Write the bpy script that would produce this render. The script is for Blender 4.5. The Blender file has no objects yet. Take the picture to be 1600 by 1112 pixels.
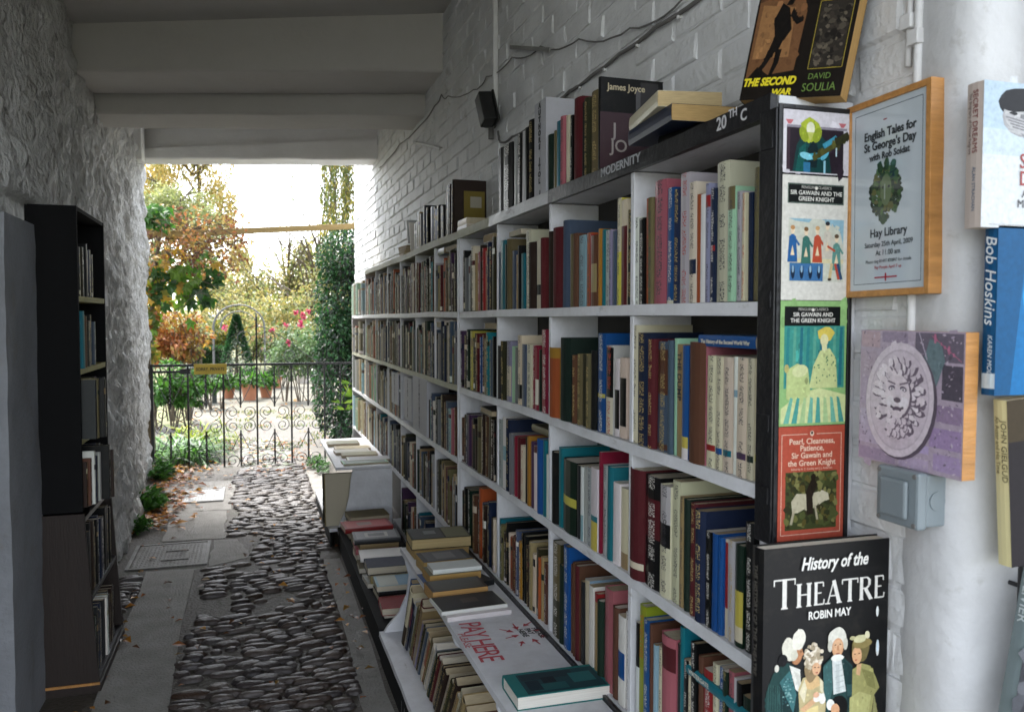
import bpy, math, random
from mathutils import Vector, Matrix, noise
random.seed(11)
S = bpy.context.scene
COL = S.collection
# ------------------------------------------------------------------ camera, sky, sun, exposure
F, CX, CY = 1290.0, 800.0, 556.0            # focal length and centre in photo pixels (1600 x 1112)
yv = Vector(((395-CX)/F, -(498-CY)/F, -1)).normalized()
zv = Vector((-0.013, 1, 0)); zv = (zv - yv*yv.dot(zv)).normalized()
xv = yv.cross(zv)
ROT = Matrix((xv, yv, zv))                  # camera space -> world
cam = bpy.data.cameras.new('camera'); camo = bpy.data.objects.new('camera', cam); COL.objects.link(camo)
cam.sensor_width = 36; cam.lens = 36*F/1600; cam.clip_start = .05; cam.clip_end = 400
camo.matrix_world = ROT.to_4x4(); S.camera = camo
cam.dof.use_dof = True; cam.dof.focus_distance = 2.6; cam.dof.aperture_fstop = 7
SUN_EL, SUN_AZ = math.radians(58), math.radians(-20)
w = bpy.data.worlds.new('World'); S.world = w; w.use_nodes = True
nt = w.node_tree; nt.nodes.clear()
sky = nt.nodes.new('ShaderNodeTexSky'); sky.sky_type = 'NISHITA'; sky.sun_disc = False
sky.sun_elevation = SUN_EL; sky.sun_rotation = SUN_AZ
sky.air_density = 1.0; sky.dust_density = 2.0; sky.ozone_density = 1.0
hs = nt.nodes.new('ShaderNodeHueSaturation'); hs.inputs['Saturation'].default_value = .35
bg = nt.nodes.new('ShaderNodeBackground'); bg.inputs['Strength'].default_value = 0.15
wo = nt.nodes.new('ShaderNodeOutputWorld')
nt.links.new(sky.outputs[0], hs.inputs['Color']); nt.links.new(hs.outputs[0], bg.inputs[0]); nt.links.new(bg.outputs[0], wo.inputs[0])
sl = bpy.data.lights.new('sun', 'SUN'); sl.energy = 1.5; sl.angle = math.radians(25); sl.color = (1, .96, .9)
so = bpy.data.objects.new('sun', sl); COL.objects.link(so)
sd = Vector((math.sin(SUN_AZ)*math.cos(SUN_EL), math.cos(SUN_AZ)*math.cos(SUN_EL), math.sin(SUN_EL)))
so.rotation_euler = sd.to_track_quat('Z', 'Y').to_euler()
S.view_settings.view_transform = 'Standard'; S.view_settings.look = 'None'; S.view_settings.exposure = 2.8
S.view_settings.gamma = 1.0
S.cycles.use_denoising = True
S.cycles.max_bounces = 8; S.cycles.diffuse_bounces = 6
try: S.cycles.denoiser = 'OPENIMAGEDENOISE'
except Exception: pass

# ------------------------------------------------------------------ measuring helpers (photo pixel -> point on a world plane)
def ray(px, py): return ROT @ Vector(((px-CX)/F, -(py-CY)/F, -1))
def onX(px, py, X): d = ray(px, py); return d*(X/d.x)
def onY(px, py, Y): d = ray(px, py); return d*(Y/d.y)
def onZ(px, py, Z): d = ray(px, py); return d*(Z/d.z)
def px_of(p):
    c = ROT.transposed() @ Vector(p); return (CX+F*c.x/-c.z, CY-F*c.y/-c.z)
G = -1.5                                     # ground level (the lens is 1.5 m up)
R = random.uniform

# ------------------------------------------------------------------ materials
def lin(h):
    h = h.lstrip('#'); v = [int(h[i:i+2], 16)/255 for i in (0, 2, 4)]
    return tuple(c/12.92 if c <= .04045 else ((c+.055)/1.055)**2.4 for c in v)
MATS = {}
def mat(name, col=(.5,.5,.5), rough=.7, var=.15, scale=6, bump=0, bscale=40, metal=0, coat=0, col2=None, attr=None, stretch=(1,1,1), coords='Object', detail=6, spec=.5, bdist=.01):
    if name in MATS: return MATS[name]
    m = bpy.data.materials.new(name); m.use_nodes = True; t = m.node_tree; N = t.nodes; L = t.links
    b = N['Principled BSDF']; b.inputs['Roughness'].default_value = rough; b.inputs['Metallic'].default_value = metal
    b.inputs['Coat Weight'].default_value = coat; b.inputs['Specular IOR Level'].default_value = spec
    tc = N.new('ShaderNodeTexCoord'); mp = N.new('ShaderNodeMapping'); mp.inputs['Scale'].default_value = stretch
    L.new(tc.outputs[coords], mp.inputs[0])
    nz = N.new('ShaderNodeTexNoise'); nz.inputs['Scale'].default_value = scale; nz.inputs['Detail'].default_value = detail; nz.inputs['Roughness'].default_value = .65
    L.new(mp.outputs[0], nz.inputs[0])
    if attr:
        a = N.new('ShaderNodeAttribute'); a.attribute_name = attr; src = a.outputs['Color']
    else:
        a = N.new('ShaderNodeRGB'); a.outputs[0].default_value = (*col, 1); src = a.outputs[0]
    mx = N.new('ShaderNodeMix'); mx.data_type = 'RGBA'; mx.blend_type = 'MIX'
    rp = N.new('ShaderNodeValToRGB'); rp.color_ramp.elements[0].position = .35; rp.color_ramp.elements[1].position = .7
    L.new(nz.outputs[0], rp.inputs[0])
    mu = N.new('ShaderNodeMath'); mu.operation = 'MULTIPLY'; mu.inputs[1].default_value = var if col2 is None else 1
    L.new(rp.outputs[0], mu.inputs[0]); L.new(mu.outputs[0], mx.inputs['Factor']); L.new(src, mx.inputs['A'])
    if col2 is not None: mx.inputs['B'].default_value = (*col2, 1)
    else:
        dk = N.new('ShaderNodeMix'); dk.data_type = 'RGBA'; dk.blend_type = 'MULTIPLY'; dk.inputs['Factor'].default_value = 1
        dk.inputs['B'].default_value = (.35,.33,.3,1); L.new(src, dk.inputs['A']); L.new(dk.outputs['Result'], mx.inputs['B'])
    L.new(mx.outputs['Result'], b.inputs['Base Color'])
    if bump:
        n2 = N.new('ShaderNodeTexNoise'); n2.inputs['Scale'].default_value = bscale; n2.inputs['Detail'].default_value = 8
        L.new(mp.outputs[0], n2.inputs[0])
        bp = N.new('ShaderNodeBump'); bp.inputs['Strength'].default_value = bump; bp.inputs['Distance'].default_value = bdist
        L.new(n2.outputs[0], bp.inputs['Height']); L.new(bp.outputs[0], b.inputs['Normal'])
    MATS[name] = m; return m
def speck(m, scale=22, thr=.62, col=(.16,.14,.11), amount=.8, stretch=(1,1,1)):
    # stains, chips and grime with an outline of their own on top of a mat() material
    t = m.node_tree; N = t.nodes; L = t.links; b = N['Principled BSDF']
    src = b.inputs['Base Color'].links[0].from_socket
    tc = N.new('ShaderNodeTexCoord'); mp = N.new('ShaderNodeMapping'); mp.inputs['Scale'].default_value = stretch; L.new(tc.outputs['Object'], mp.inputs[0])
    nz = N.new('ShaderNodeTexNoise'); nz.inputs['Scale'].default_value = scale; nz.inputs['Detail'].default_value = 10; nz.inputs['Roughness'].default_value = .7; L.new(mp.outputs[0], nz.inputs[0])
    rp = N.new('ShaderNodeValToRGB'); rp.color_ramp.elements[0].position = thr; rp.color_ramp.elements[1].position = min(1, thr+.08); L.new(nz.outputs[0], rp.inputs[0])
    mu = N.new('ShaderNodeMath'); mu.operation = 'MULTIPLY'; mu.inputs[1].default_value = amount; L.new(rp.outputs[0], mu.inputs[0])
    mx = N.new('ShaderNodeMix'); mx.data_type = 'RGBA'; L.new(mu.outputs[0], mx.inputs['Factor']); L.new(src, mx.inputs['A']); mx.inputs['B'].default_value = (*col, 1)
    L.new(mx.outputs['Result'], b.inputs['Base Color']); return m

M_BRICK = speck(mat('white_painted_brick', (.70,.71,.72), .62, .3, 5, .45, 60), 7, .60, (.36,.35,.33), .6)
M_FACADE = speck(mat('plastered_wall_end', (.56,.565,.575), .7, .3, 5, .45, 40, bdist=.007), 9, .6, (.34,.33,.31), .6)
M_STONE = speck(speck(mat('limewashed_rubble', (.60,.60,.595), .55, .5, 6, 1.0, 55, stretch=(1,1,.5), bdist=.03), 16, .60, (.16,.15,.14), .7, (1,1,.3)), 50, .66, (.10,.095,.09), .7, (1,1,.45))
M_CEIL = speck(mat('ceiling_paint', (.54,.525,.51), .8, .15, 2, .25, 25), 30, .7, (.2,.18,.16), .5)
M_SHELF = speck(mat('shelf_paint', (.72,.73,.76), .5, .3, 9, .2, 70), 16, .62, (.3,.28,.25), .6, (1,.3,1))
M_FASCIA = speck(mat('worn_black_fascia', (.009,.009,.011), .38, .1, 6, .2, 60), 18, .6, (.2,.2,.21), .55, (1,.35,1))
M_FASCIA2 = speck(mat('worn_silver_fascia', (.36,.37,.38), .4, .3, 20, .3, 60, stretch=(1,.3,1)), 14, .55, (.10,.09,.08), .7, (1,.35,1))
M_FASCIA3 = speck(mat('weathered_cream_fascia', (.42,.42,.30), .6, .3, 20, .3, 60), 14, .58, (.22,.15,.07), .7, (1,.35,1))
M_BLACKW = speck(mat('black_paint', (.006,.006,.008), .38, .2, 12, .25, 60), 26, .7, (.22,.22,.25), .7)
M_BLACKM = speck(mat('matt_black_board', (.005,.005,.0055), .85, .2, 12, .1, 60, spec=.2), 30, .74, (.1,.1,.1), .5)
M_BROWNW = mat('brown_veneer', (.020,.011,.0075), .65, .4, 8, .2, 30, stretch=(6,6,.6))
M_DARKBACK = mat('dark_back_board', (.050,.047,.043), .85, .4, 5, .1, 40)
M_PINE = mat('orange_pine', (.50,.235,.065), .5, .55, 14, .2, 50, stretch=(4,4,.7))
M_YSHELF = mat('yellowed_shelf', (.34,.31,.09), .6, .4, 18, .1, 50)
M_IRON = speck(mat('wrought_iron', (.014,.014,.016), .45, .2, 30, .3, 90), 30, .72, (.12,.06,.03), .6)
M_CONC = speck(mat('concrete', (.25,.24,.22), .75, .5, 6, .8, 90), 60, .6, (.06,.055,.05), .6)
M_EARTH = speck(mat('mortar_earth', (.072,.062,.048), .7, .4, 20, 1, 60), 5, .56, (.035,.045,.015), .7)
M_COBBLE = speck(mat('worn_cobble', (.13,.128,.125), .46, .7, 9, .6, 70, attr='paint'), 26, .60, (.07,.058,.044), .75)
M_STEEL = speck(mat('galvanised_steel', (.33,.33,.32), .42, .3, 9, .3, 60, metal=.5), 22, .6, (.13,.1,.07), .6)
M_PIER = speck(mat('dimmed_pier_paint', (.23,.24,.26), .65, .4, 4, .5, 50), 8, .58, (.2,.19,.18), .6)  # white paint darkened to stand in for dimmer light; random stains on top
M_CAST = speck(mat('cast_iron_cover', (.19,.185,.17), .6, .5, 12, .6, 80, metal=.1), 22, .58, (.09,.075,.06), .7)
M_GRAVEL = speck(mat('pale_gravel', (.14,.13,.10), .9, .5, 3, 1, 30), 9, .6, (.16,.19,.06), .6)
M_SOIL = speck(mat('garden_ground', (.16,.15,.06), .9, .5, 2, 1, 30), 6, .5, (.07,.12,.025), .8)
M_LEAF = mat('leaf', rough=.42, var=.25, scale=20, attr='paint')
_t = M_LEAF.node_tree; _b = _t.nodes['Principled BSDF']; _tr = _t.nodes.new('ShaderNodeBsdfTranslucent'); _mx = _t.nodes.new('ShaderNodeMixShader'); _mx.inputs[0].default_value = .33
_g = _t.nodes.new('ShaderNodeMix'); _g.data_type = 'RGBA'; _g.blend_type = 'MULTIPLY'; _g.inputs['Factor'].default_value = 1; _g.inputs['B'].default_value = (1.25,1.25,.85,1)
_s = _b.inputs['Base Color'].links[0].from_socket; _t.links.new(_s, _g.inputs['A']); _t.links.new(_g.outputs['Result'], _tr.inputs['Color'])
_o = [n for n in _t.nodes if n.type == 'OUTPUT_MATERIAL'][0]; _t.links.new(_b.outputs[0], _mx.inputs[1]); _t.links.new(_tr.outputs[0], _mx.inputs[2]); _t.links.new(_mx.outputs[0], _o.inputs['Surface'])
M_BARK = mat('bark', (.11,.085,.06), .85, .5, 12, .8, 40)
M_TERRA = speck(mat('terracotta', (.42,.17,.09), .75, .3, 10, .3, 50), 18, .62, (.5,.42,.36), .5)
M_PLASTIC = mat('grey_switch_plastic', (.20,.235,.255), .38, .1, 30, .05, 80)
M_WHITEPVC = mat('painted_conduit', (.66,.66,.66), .5, .2, 20, .2, 60)
M_CABLE = mat('dusty_cable', (.16,.155,.15), .7, .3, 20)
M_DARKPL = mat('black_plastic', (.012,.012,.012), .4, .2, 20)
M_PAINT = mat('printed_paper', rough=.42, var=.34, scale=120, attr='paint', spec=.15, detail=9)
M_CARD = mat('white_card', rough=.6, var=.12, scale=30, attr='paint', spec=.3)
M_POSTER = mat('poster_under_glass', rough=.18, var=.05, scale=30, attr='paint', coat=.6)
M_INK = {}
def ink(col, rough=.6):
    k = tuple(round(c, 3) for c in col)
    if k not in M_INK: M_INK[k] = mat('ink_%d' % len(M_INK), col, rough, .12, 60)
    return M_INK[k]
def book_mat(name, rough, coat):
    m = bpy.data.materials.new(name); m.use_nodes = True; t = m.node_tree; N = t.nodes; L = t.links; b = N['Principled BSDF']
    b.inputs['Roughness'].default_value = rough; b.inputs['Coat Weight'].default_value = coat; b.inputs['Coat Roughness'].default_value = .25; b.inputs['Specular IOR Level'].default_value = .28
    pa = N.new('ShaderNodeAttribute'); pa.attribute_name = 'paint'
    ia = N.new('ShaderNodeAttribute'); ia.attribute_name = 'ink'
    uv = N.new('ShaderNodeUVMap'); uv.uv_map = 'UVMap'
    mp = N.new('ShaderNodeMapping'); mp.inputs['Scale'].default_value = (5, 250, 1); L.new(uv.outputs[0], mp.inputs[0])
    nz = N.new('ShaderNodeTexNoise'); nz.inputs['Scale'].default_value = 1.6; nz.inputs['Detail'].default_value = 1; L.new(mp.outputs[0], nz.inputs[0])
    gt = N.new('ShaderNodeMath'); gt.operation = 'GREATER_THAN'; gt.inputs[1].default_value = .53; L.new(nz.outputs[0], gt.inputs[0])
    mp2 = N.new('ShaderNodeMapping'); mp2.inputs['Scale'].default_value = (.01, 24, 1); L.new(uv.outputs[0], mp2.inputs[0])
    n2 = N.new('ShaderNodeTexNoise'); n2.inputs['Scale'].default_value = 1; n2.inputs['Detail'].default_value = 0; L.new(mp2.outputs[0], n2.inputs[0])
    g2 = N.new('ShaderNodeMath'); g2.operation = 'GREATER_THAN'; g2.inputs[1].default_value = .44; L.new(n2.outputs[0], g2.inputs[0])
    sx = N.new('ShaderNodeSeparateXYZ'); L.new(uv.outputs[0], sx.inputs[0])
    ab = N.new('ShaderNodeMath'); ab.operation = 'SUBTRACT'; ab.inputs[1].default_value = .5; L.new(sx.outputs[0], ab.inputs[0])
    ab2 = N.new('ShaderNodeMath'); ab2.operation = 'ABSOLUTE'; L.new(ab.outputs[0], ab2.inputs[0])
    lt = N.new('ShaderNodeMath'); lt.operation = 'LESS_THAN'; lt.inputs[1].default_value = .22; L.new(ab2.outputs[0], lt.inputs[0])
    cur = gt.outputs[0]
    for o in (g2.outputs[0], lt.outputs[0], ia.outputs['Alpha']):
        mu = N.new('ShaderNodeMath'); mu.operation = 'MULTIPLY'; L.new(cur, mu.inputs[0]); L.new(o, mu.inputs[1]); cur = mu.outputs[0]
    mx = N.new('ShaderNodeMix'); mx.data_type = 'RGBA'; L.new(cur, mx.inputs['Factor']); L.new(pa.outputs['Color'], mx.inputs['A']); L.new(ia.outputs['Color'], mx.inputs['B'])
    # rubbed, faded patches and dust
    tc = N.new('ShaderNodeTexCoord'); oi = N.new('ShaderNodeObjectInfo'); ad = N.new('ShaderNodeVectorMath'); ad.operation = 'ADD'
    L.new(tc.outputs['Object'], ad.inputs[0]); L.new(oi.outputs['Location'], ad.inputs[1])
    n3 = N.new('ShaderNodeTexNoise'); n3.inputs['Scale'].default_value = 28; n3.inputs['Detail'].default_value = 8; n3.inputs['Roughness'].default_value = .7; L.new(ad.outputs[0], n3.inputs[0])
    r3 = N.new('ShaderNodeValToRGB'); r3.color_ramp.elements[0].position = .52; r3.color_ramp.elements[1].position = .8; L.new(n3.outputs[0], r3.inputs[0])
    m3 = N.new('ShaderNodeMath'); m3.operation = 'MULTIPLY'; m3.inputs[1].default_value = .07; L.new(r3.outputs[0], m3.inputs[0])
    mx3 = N.new('ShaderNodeMix'); mx3.data_type = 'RGBA'; L.new(m3.outputs[0], mx3.inputs['Factor']); L.new(mx.outputs['Result'], mx3.inputs['A'])
    mx3.inputs['B'].default_value = (.22,.19,.14,1)
    L.new(mx3.outputs['Result'], b.inputs['Base Color'])
    n4 = N.new('ShaderNodeTexNoise'); n4.inputs['Scale'].default_value = 260; L.new(ad.outputs[0], n4.inputs[0])
    bp = N.new('ShaderNodeBump'); bp.inputs['Strength'].default_value = .25 if rough > .5 else .06; bp.inputs['Distance'].default_value = .002
    L.new(n4.outputs[0], bp.inputs['Height']); L.new(bp.outputs[0], b.inputs['Normal'])
    return m
M_CLOTH = book_mat('book_cloth', .7, 0); M_GLOSS = book_mat('book_jacket', .38, .08)
M_PAGES = mat('page_edges', rough=.85, var=.5, scale=1, attr='paint', stretch=(30, 900, 4))

# ------------------------------------------------------------------ mesh builder
class MB:
    def __init__(s): s.v = []; s.f = []; s.c = []; s.k = []; s.u = []; s.m = []; s.cur = (.5,.5,.5); s.ink = (0,0,0,0); s.mi = 0; s.T = None
    def add(s, vs, fs, uvs=None):
        n = len(s.v)
        s.v += [tuple(s.T @ Vector(p)) for p in vs] if s.T else [tuple(p) for p in vs]
        for i, f in enumerate(fs):
            s.f.append(tuple(n+j for j in f)); s.c.append(s.cur); s.k.append(s.ink); s.m.append(s.mi)
            s.u.append(uvs[i] if uvs else None)
    def box(s, a, b):
        x0,x1 = sorted((a[0],b[0])); y0,y1 = sorted((a[1],b[1])); z0,z1 = sorted((a[2],b[2]))
        s.add([(x0,y0,z0),(x1,y0,z0),(x1,y1,z0),(x0,y1,z0),(x0,y0,z1),(x1,y0,z1),(x1,y1,z1),(x0,y1,z1)],
              [(0,3,2,1),(4,5,6,7),(0,1,5,4),(1,2,6,5),(2,3,7,6),(3,0,4,7)])
    def prism(s, pts, axis, a, b):
        # closed outline in the two other axes, extruded along axis from a to b
        def P(p, t): return {'x': (t,p[0],p[1]), 'y': (p[0],t,p[1]), 'z': (p[0],p[1],t)}[axis]
        n = len(pts); s.add([P(p,a) for p in pts]+[P(p,b) for p in pts],
            [tuple(range(n))[::-1], tuple(range(n,2*n))]+[(i,(i+1)%n,n+(i+1)%n,n+i) for i in range(n)])
    def tube(s, pts, r, n=6, cap=True):
        pts = [Vector(p) for p in pts]; rr = r if isinstance(r, (list, tuple)) else [r]*len(pts)
        t0 = (pts[1]-pts[0]).normalized(); u = t0.orthogonal().normalized(); vs = []
        for i, p in enumerate(pts):
            t = (pts[min(i+1,len(pts)-1)]-pts[max(i-1,0)])
            if t.length < 1e-9: t = t0
            t = t.normalized(); u = (u-t*u.dot(t)); u = u.normalized() if u.length > 1e-6 else t.orthogonal().normalized(); w_ = t.cross(u)
            vs += [p+(u*math.cos(2*math.pi*k/n)+w_*math.sin(2*math.pi*k/n))*rr[i] for k in range(n)]
        fs = [(i*n+k, i*n+(k+1)%n, (i+1)*n+(k+1)%n, (i+1)*n+k) for i in range(len(pts)-1) for k in range(n)]
        if cap: fs += [tuple(range(n))[::-1], tuple((len(pts)-1)*n+k for k in range(n))]
        s.add(vs, fs)
    def lathe(s, prof, c=(0,0,0), n=20):
        vs = [(c[0]+r*math.cos(2*math.pi*k/n), c[1]+r*math.sin(2*math.pi*k/n), c[2]+z) for r, z in prof for k in range(n)]
        fs = [(i*n+k, i*n+(k+1)%n, (i+1)*n+(k+1)%n, (i+1)*n+k) for i in range(len(prof)-1) for k in range(n)]
        s.add(vs, fs+[tuple(range(n))[::-1]])
    def build(s, name, m, parent=None, M=None, smooth=False, bevel=0):
        me = bpy.data.meshes.new(name); me.from_pydata(s.v, [], s.f); me.update()
        for x in (m if isinstance(m, (list, tuple)) else [m]): me.materials.append(x)
        me.polygons.foreach_set('material_index', s.m)
        a = me.color_attributes.new('paint', 'FLOAT_COLOR', 'CORNER'); k = me.color_attributes.new('ink', 'FLOAT_COLOR', 'CORNER')
        ca = []; ka = []
        for f, c, i in zip(s.f, s.c, s.k): ca += [c[0],c[1],c[2],1]*len(f); ka += list(i)*len(f)
        a.data.foreach_set('color', ca); k.data.foreach_set('color', ka)
        if any(s.u):
            u = me.uv_layers.new(name='UVMap'); uu = []
            for f, q in zip(s.f, s.u):
                for j in range(len(f)): uu += list(q[j]) if q else [0,0]
            u.data.foreach_set('uv', uu)
        if smooth: me.polygons.foreach_set('use_smooth', [True]*len(s.f))
        o = bpy.data.objects.new(name, me); COL.objects.link(o)
        if parent: o.parent = parent
        if M is not None: o.matrix_basis = M
        if bevel:
            b = o.modifiers.new('bevel', 'BEVEL'); b.width = bevel; b.segments = 2; b.limit_method = 'ANGLE'
        return o
def tag(o, label=None, cat=None, group=None, kind=None):
    if label: o['label'] = label
    if cat: o['category'] = cat
    if group: o['group'] = group
    if kind: o['kind'] = kind
    elif label: o['kind'] = 'thing'
    return o
def empty(name, loc=(0,0,0), M=None):
    o = bpy.data.objects.new(name, None); COL.objects.link(o); o.empty_display_size = .1
    o.matrix_basis = M if M is not None else Matrix.Translation(loc); return o
def frame_m(o, x, y, z=None):
    x = Vector(x).normalized(); y = Vector(y); y = (y-x*y.dot(x)).normalized(); zz = x.cross(y)
    m = Matrix((x, y, zz)).transposed().to_4x4(); m.translation = Vector(o); return m
def text(name, body, size, M, col, parent=None, align='LEFT', shear=0, bold=0, sx=1, ls=1, cs=1, ex=.0002, valign='TOP_BASELINE'):
    c = bpy.data.curves.new(name, 'FONT'); c.body = body; c.size = size; c.align_x = align; c.extrude = ex; c.shear = shear
    c.offset = bold; c.space_line = ls; c.space_character = cs; c.resolution_u = 3
    c.materials.append(ink(col)); o = bpy.data.objects.new(name, c); COL.objects.link(o); TEXTS.append(o)
    MM = M @ Matrix.Diagonal((sx, 1, 1, 1))
    if parent: o.parent = parent; MM = parent.matrix_basis.inverted() @ MM
    o.matrix_basis = MM; return o
TEXTS = []
# @@STRUCT
# ------------------------------------------------------------------ ground
b = MB(); b.box((-150,-60,G-.6), (150,300,G-.03)); tag(b.build('garden_ground', M_SOIL), kind='structure')
b = MB(); b.box((-1.6,-8,G-.2), (1.6,12.4,G+.003)); tag(b.build('passage_ground', M_EARTH), kind='structure')
b = MB()
b.prism([(-1.2,9.4),(1.2,9.4),(1.9,13),(3.4,17),(3.4,24),(-2.2,24),(-1.3,17),(-.75,12)], 'z', G-.1, G+.002)
tag(b.build('gravel_court', M_GRAVEL), kind='structure')
b = MB(); b.box((-8,-9,G-.1),(8,2.2,G-.004)); tag(b.build('yard_paving', mat('yard_paving', (.30,.30,.30), .8, .3, 3, .4, 30)), kind='structure')

def strip(name, pts, h, m):
    b = MB(); n = 6; out = []
    for i in range(len(pts)):
        p, q = Vector(pts[i]), Vector(pts[(i+1) % len(pts)])
        for k in range(n):
            r = p.lerp(q, k/n); j = 0 if k == 0 else .012
            out.append((r.x+R(-j,j), r.y+R(-j,j)))
    b.prism(out, 'z', G-.08, G+h); return tag(b.build(name, m), kind='structure')
strip('concrete_path', [(-.60,2.3),(-.33,2.3),(-.352,5.22),(-.62,5.24)], .010, M_CONC)
strip('concrete_slab', [(-.60,5.93),(-.20,5.90),(-.215,6.75),(-.60,6.85)], .008, M_CONC)
strip('concrete_slab', [(-.27,5.25),(-.02,5.40),(-.12,5.86),(-.27,5.88)], .006, M_CONC)
strip('concrete_slab', [(-.72,6.88),(-.18,6.80),(-.15,8.0),(-.75,8.1)], .004, M_CONC)
strip('concrete_slab', [(.36,6.9),(.62,6.9),(.66,8.3),(.40,8.3)], .006, M_CONC)
strip('gutter_strip', [(.385,2.3),(.50,2.3),(.50,5.2),(.40,5.2)], .006, M_CONC)

def cobbles(name, edge_l, edge_r, y0, y1, bump=1.0, moss=0, skip=None):
    b = MB(); y = y0
    while y < y1:
        dy = R(.036,.060); xl, xr = edge_l(y), edge_r(y); x = xl+R(0,.04)
        while x < xr-.02:
            L = min(R(.06,.19), xr-x+.02); a = L/2; cxx = x+a
            yy = y + .06*math.sin(cxx*2.2+y*1.3) + .045*math.sin(cxx*5+y*2.1) + R(-.014,.014)
            if (skip and skip(cxx, yy)) or R(0,1) < .05: x += L; continue
            wv = dy*R(.50,.64); h = R(.018,.030)*bump; ang = R(-.16,.16)+.18*math.sin(y*1.7+cxx*1.5); tl = R(-.25,.25); ro = R(-.12,.12)
            g = R(.4,1.5); t = R(-.004,.024); c = (.062*g+t*.5+.008, .060*g, .058*g-t*.4)
            if moss and R(0,1) < moss: c = (.07*g,.10*g,.03*g)
            b.cur = c; ca, sa = math.cos(ang), math.sin(ang); vs = []; q = R(2.0,2.9)
            for r_, z_ in ((1.0,-.012),(.96,.36*h),(.80,.80*h),(.44,.985*h)):
                for k in range(10):
                    th = 2*math.pi*k/10; cc, ss = math.cos(th), math.sin(th)
                    ex = math.copysign(abs(cc)**(2/q), cc)*a*r_*.97; ey = math.copysign(abs(ss)**(2/q), ss)*wv*r_*.97
                    vs.append((cxx+ex*ca-ey*sa, yy+ex*sa+ey*ca, G-.004+z_+tl*ey+ro*ex*.4+R(-.0012,.0012)))
            vs.append((cxx, yy, G-.004+h))
            fs = [(i*10+k, i*10+(k+1)%10, (i+1)*10+(k+1)%10, (i+1)*10+k) for i in range(3) for k in range(10)]
            fs += [(30+k, 30+(k+1)%10, 40) for k in range(10)]
            b.add(vs, fs); x += L+R(-.004,.004)
        y += dy*R(.95,1.1)
    return tag(b.build(name, M_COBBLE, smooth=True), kind='structure')
worn = lambda x, y: (-.05 < x < .36 and 4.30 < y < 4.72 and R(0,1) < .55) or (-.33 < x < -.1 and 4.3 < y < 4.62 and R(0,1) < .8) or (-.16 < x < .0 and 5.25 < y < 5.9 and R(0,1) < .6)
cobbles('cobbled_path', lambda y: -.335+.02*math.sin(y*3) if y < 5.25 else (-.02+.04*math.sin(y*9) if y < 5.9 else -.20+.03*math.sin(y*6)), lambda y: .385 if y < 5.3 else .47, 2.5, 8.6, skip=worn)
cobbles('cobbled_path', lambda y: -.16, lambda y: .40, 8.55, 10.6, .7, .35)
cobbles('cobbled_path', lambda y: -.80, lambda y: -.625, 4.35, 5.2, 1.1)

def cover(name, x0,y0,x1,y1, z, m, label):
    o = empty(name, ((x0+x1)/2,(y0+y1)/2,G)); Mi = o.matrix_basis.inverted()
    b = MB(); b.T = Mi; fw = .022
    b.box((x0,y0,G-.02),(x1,y0+fw,G+z+.004)); b.box((x0,y1-fw,G-.02),(x1,y1,G+z+.004)); b.box((x0,y0+fw,G-.02),(x0+fw,y1-fw,G+z+.004)); b.box((x1-fw,y0+fw,G-.02),(x1,y1-fw,G+z+.004))
    b.build('frame', m, o)
    b = MB(); b.T = Mi; b.box((x0+fw+.003,y0+fw+.003,G-.02),(x1-fw-.003,y1-fw-.003,G+z)); s_ = .0235; nx = int((x1-x0-2*fw)/s_); ny = int((y1-y0-2*fw)/s_)
    for i in range(nx):
        for j in range(ny):
            cx_, cy_ = x0+fw+.012+i*s_, y0+fw+.012+j*s_
            a = math.pi/4 if (i+j) % 2 else -math.pi/4; ux, uy = math.cos(a)*.010, math.sin(a)*.010; vx, vy = -math.sin(a)*.004, math.cos(a)*.004
            b.add([(cx_-ux-vx,cy_-uy-vy,G+z),(cx_+ux-vx,cy_+uy-vy,G+z),(cx_+ux+vx,cy_+uy+vy,G+z),(cx_-ux+vx,cy_-uy+vy,G+z),(cx_-ux*.7,cy_-uy*.7,G+z+.002),(cx_+ux*.7,cy_+uy*.7,G+z+.002)],
                  [(0,1,5,4),(2,3,4,5),(1,2,5),(3,0,4)])
    b.build('chequer_plate', m, o); tag(o, label, 'manhole cover'); return o
mc = cover('manhole_cover', -.745,5.30,-.285,5.86, .008, M_CAST, 'dark chequered cast iron cover set in the floor between concrete strip and slab')
b = MB(); b.T = mc.matrix_basis.inverted()
for (x0,y0,x1,y1) in ((-.56,5.44,-.40,5.452),(-.56,5.648,-.40,5.66),(-.56,5.452,-.548,5.648),(-.412,5.452,-.40,5.648)): b.box((x0,y0,G),(x1,y1,G+.015))
b.build('maker_panel', M_CAST, mc)
cover('manhole_cover', -.665,7.12,-.25,7.66, .014, M_STEEL, 'pale galvanised steel inspection plate in the ground just inside the iron gate')

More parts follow.
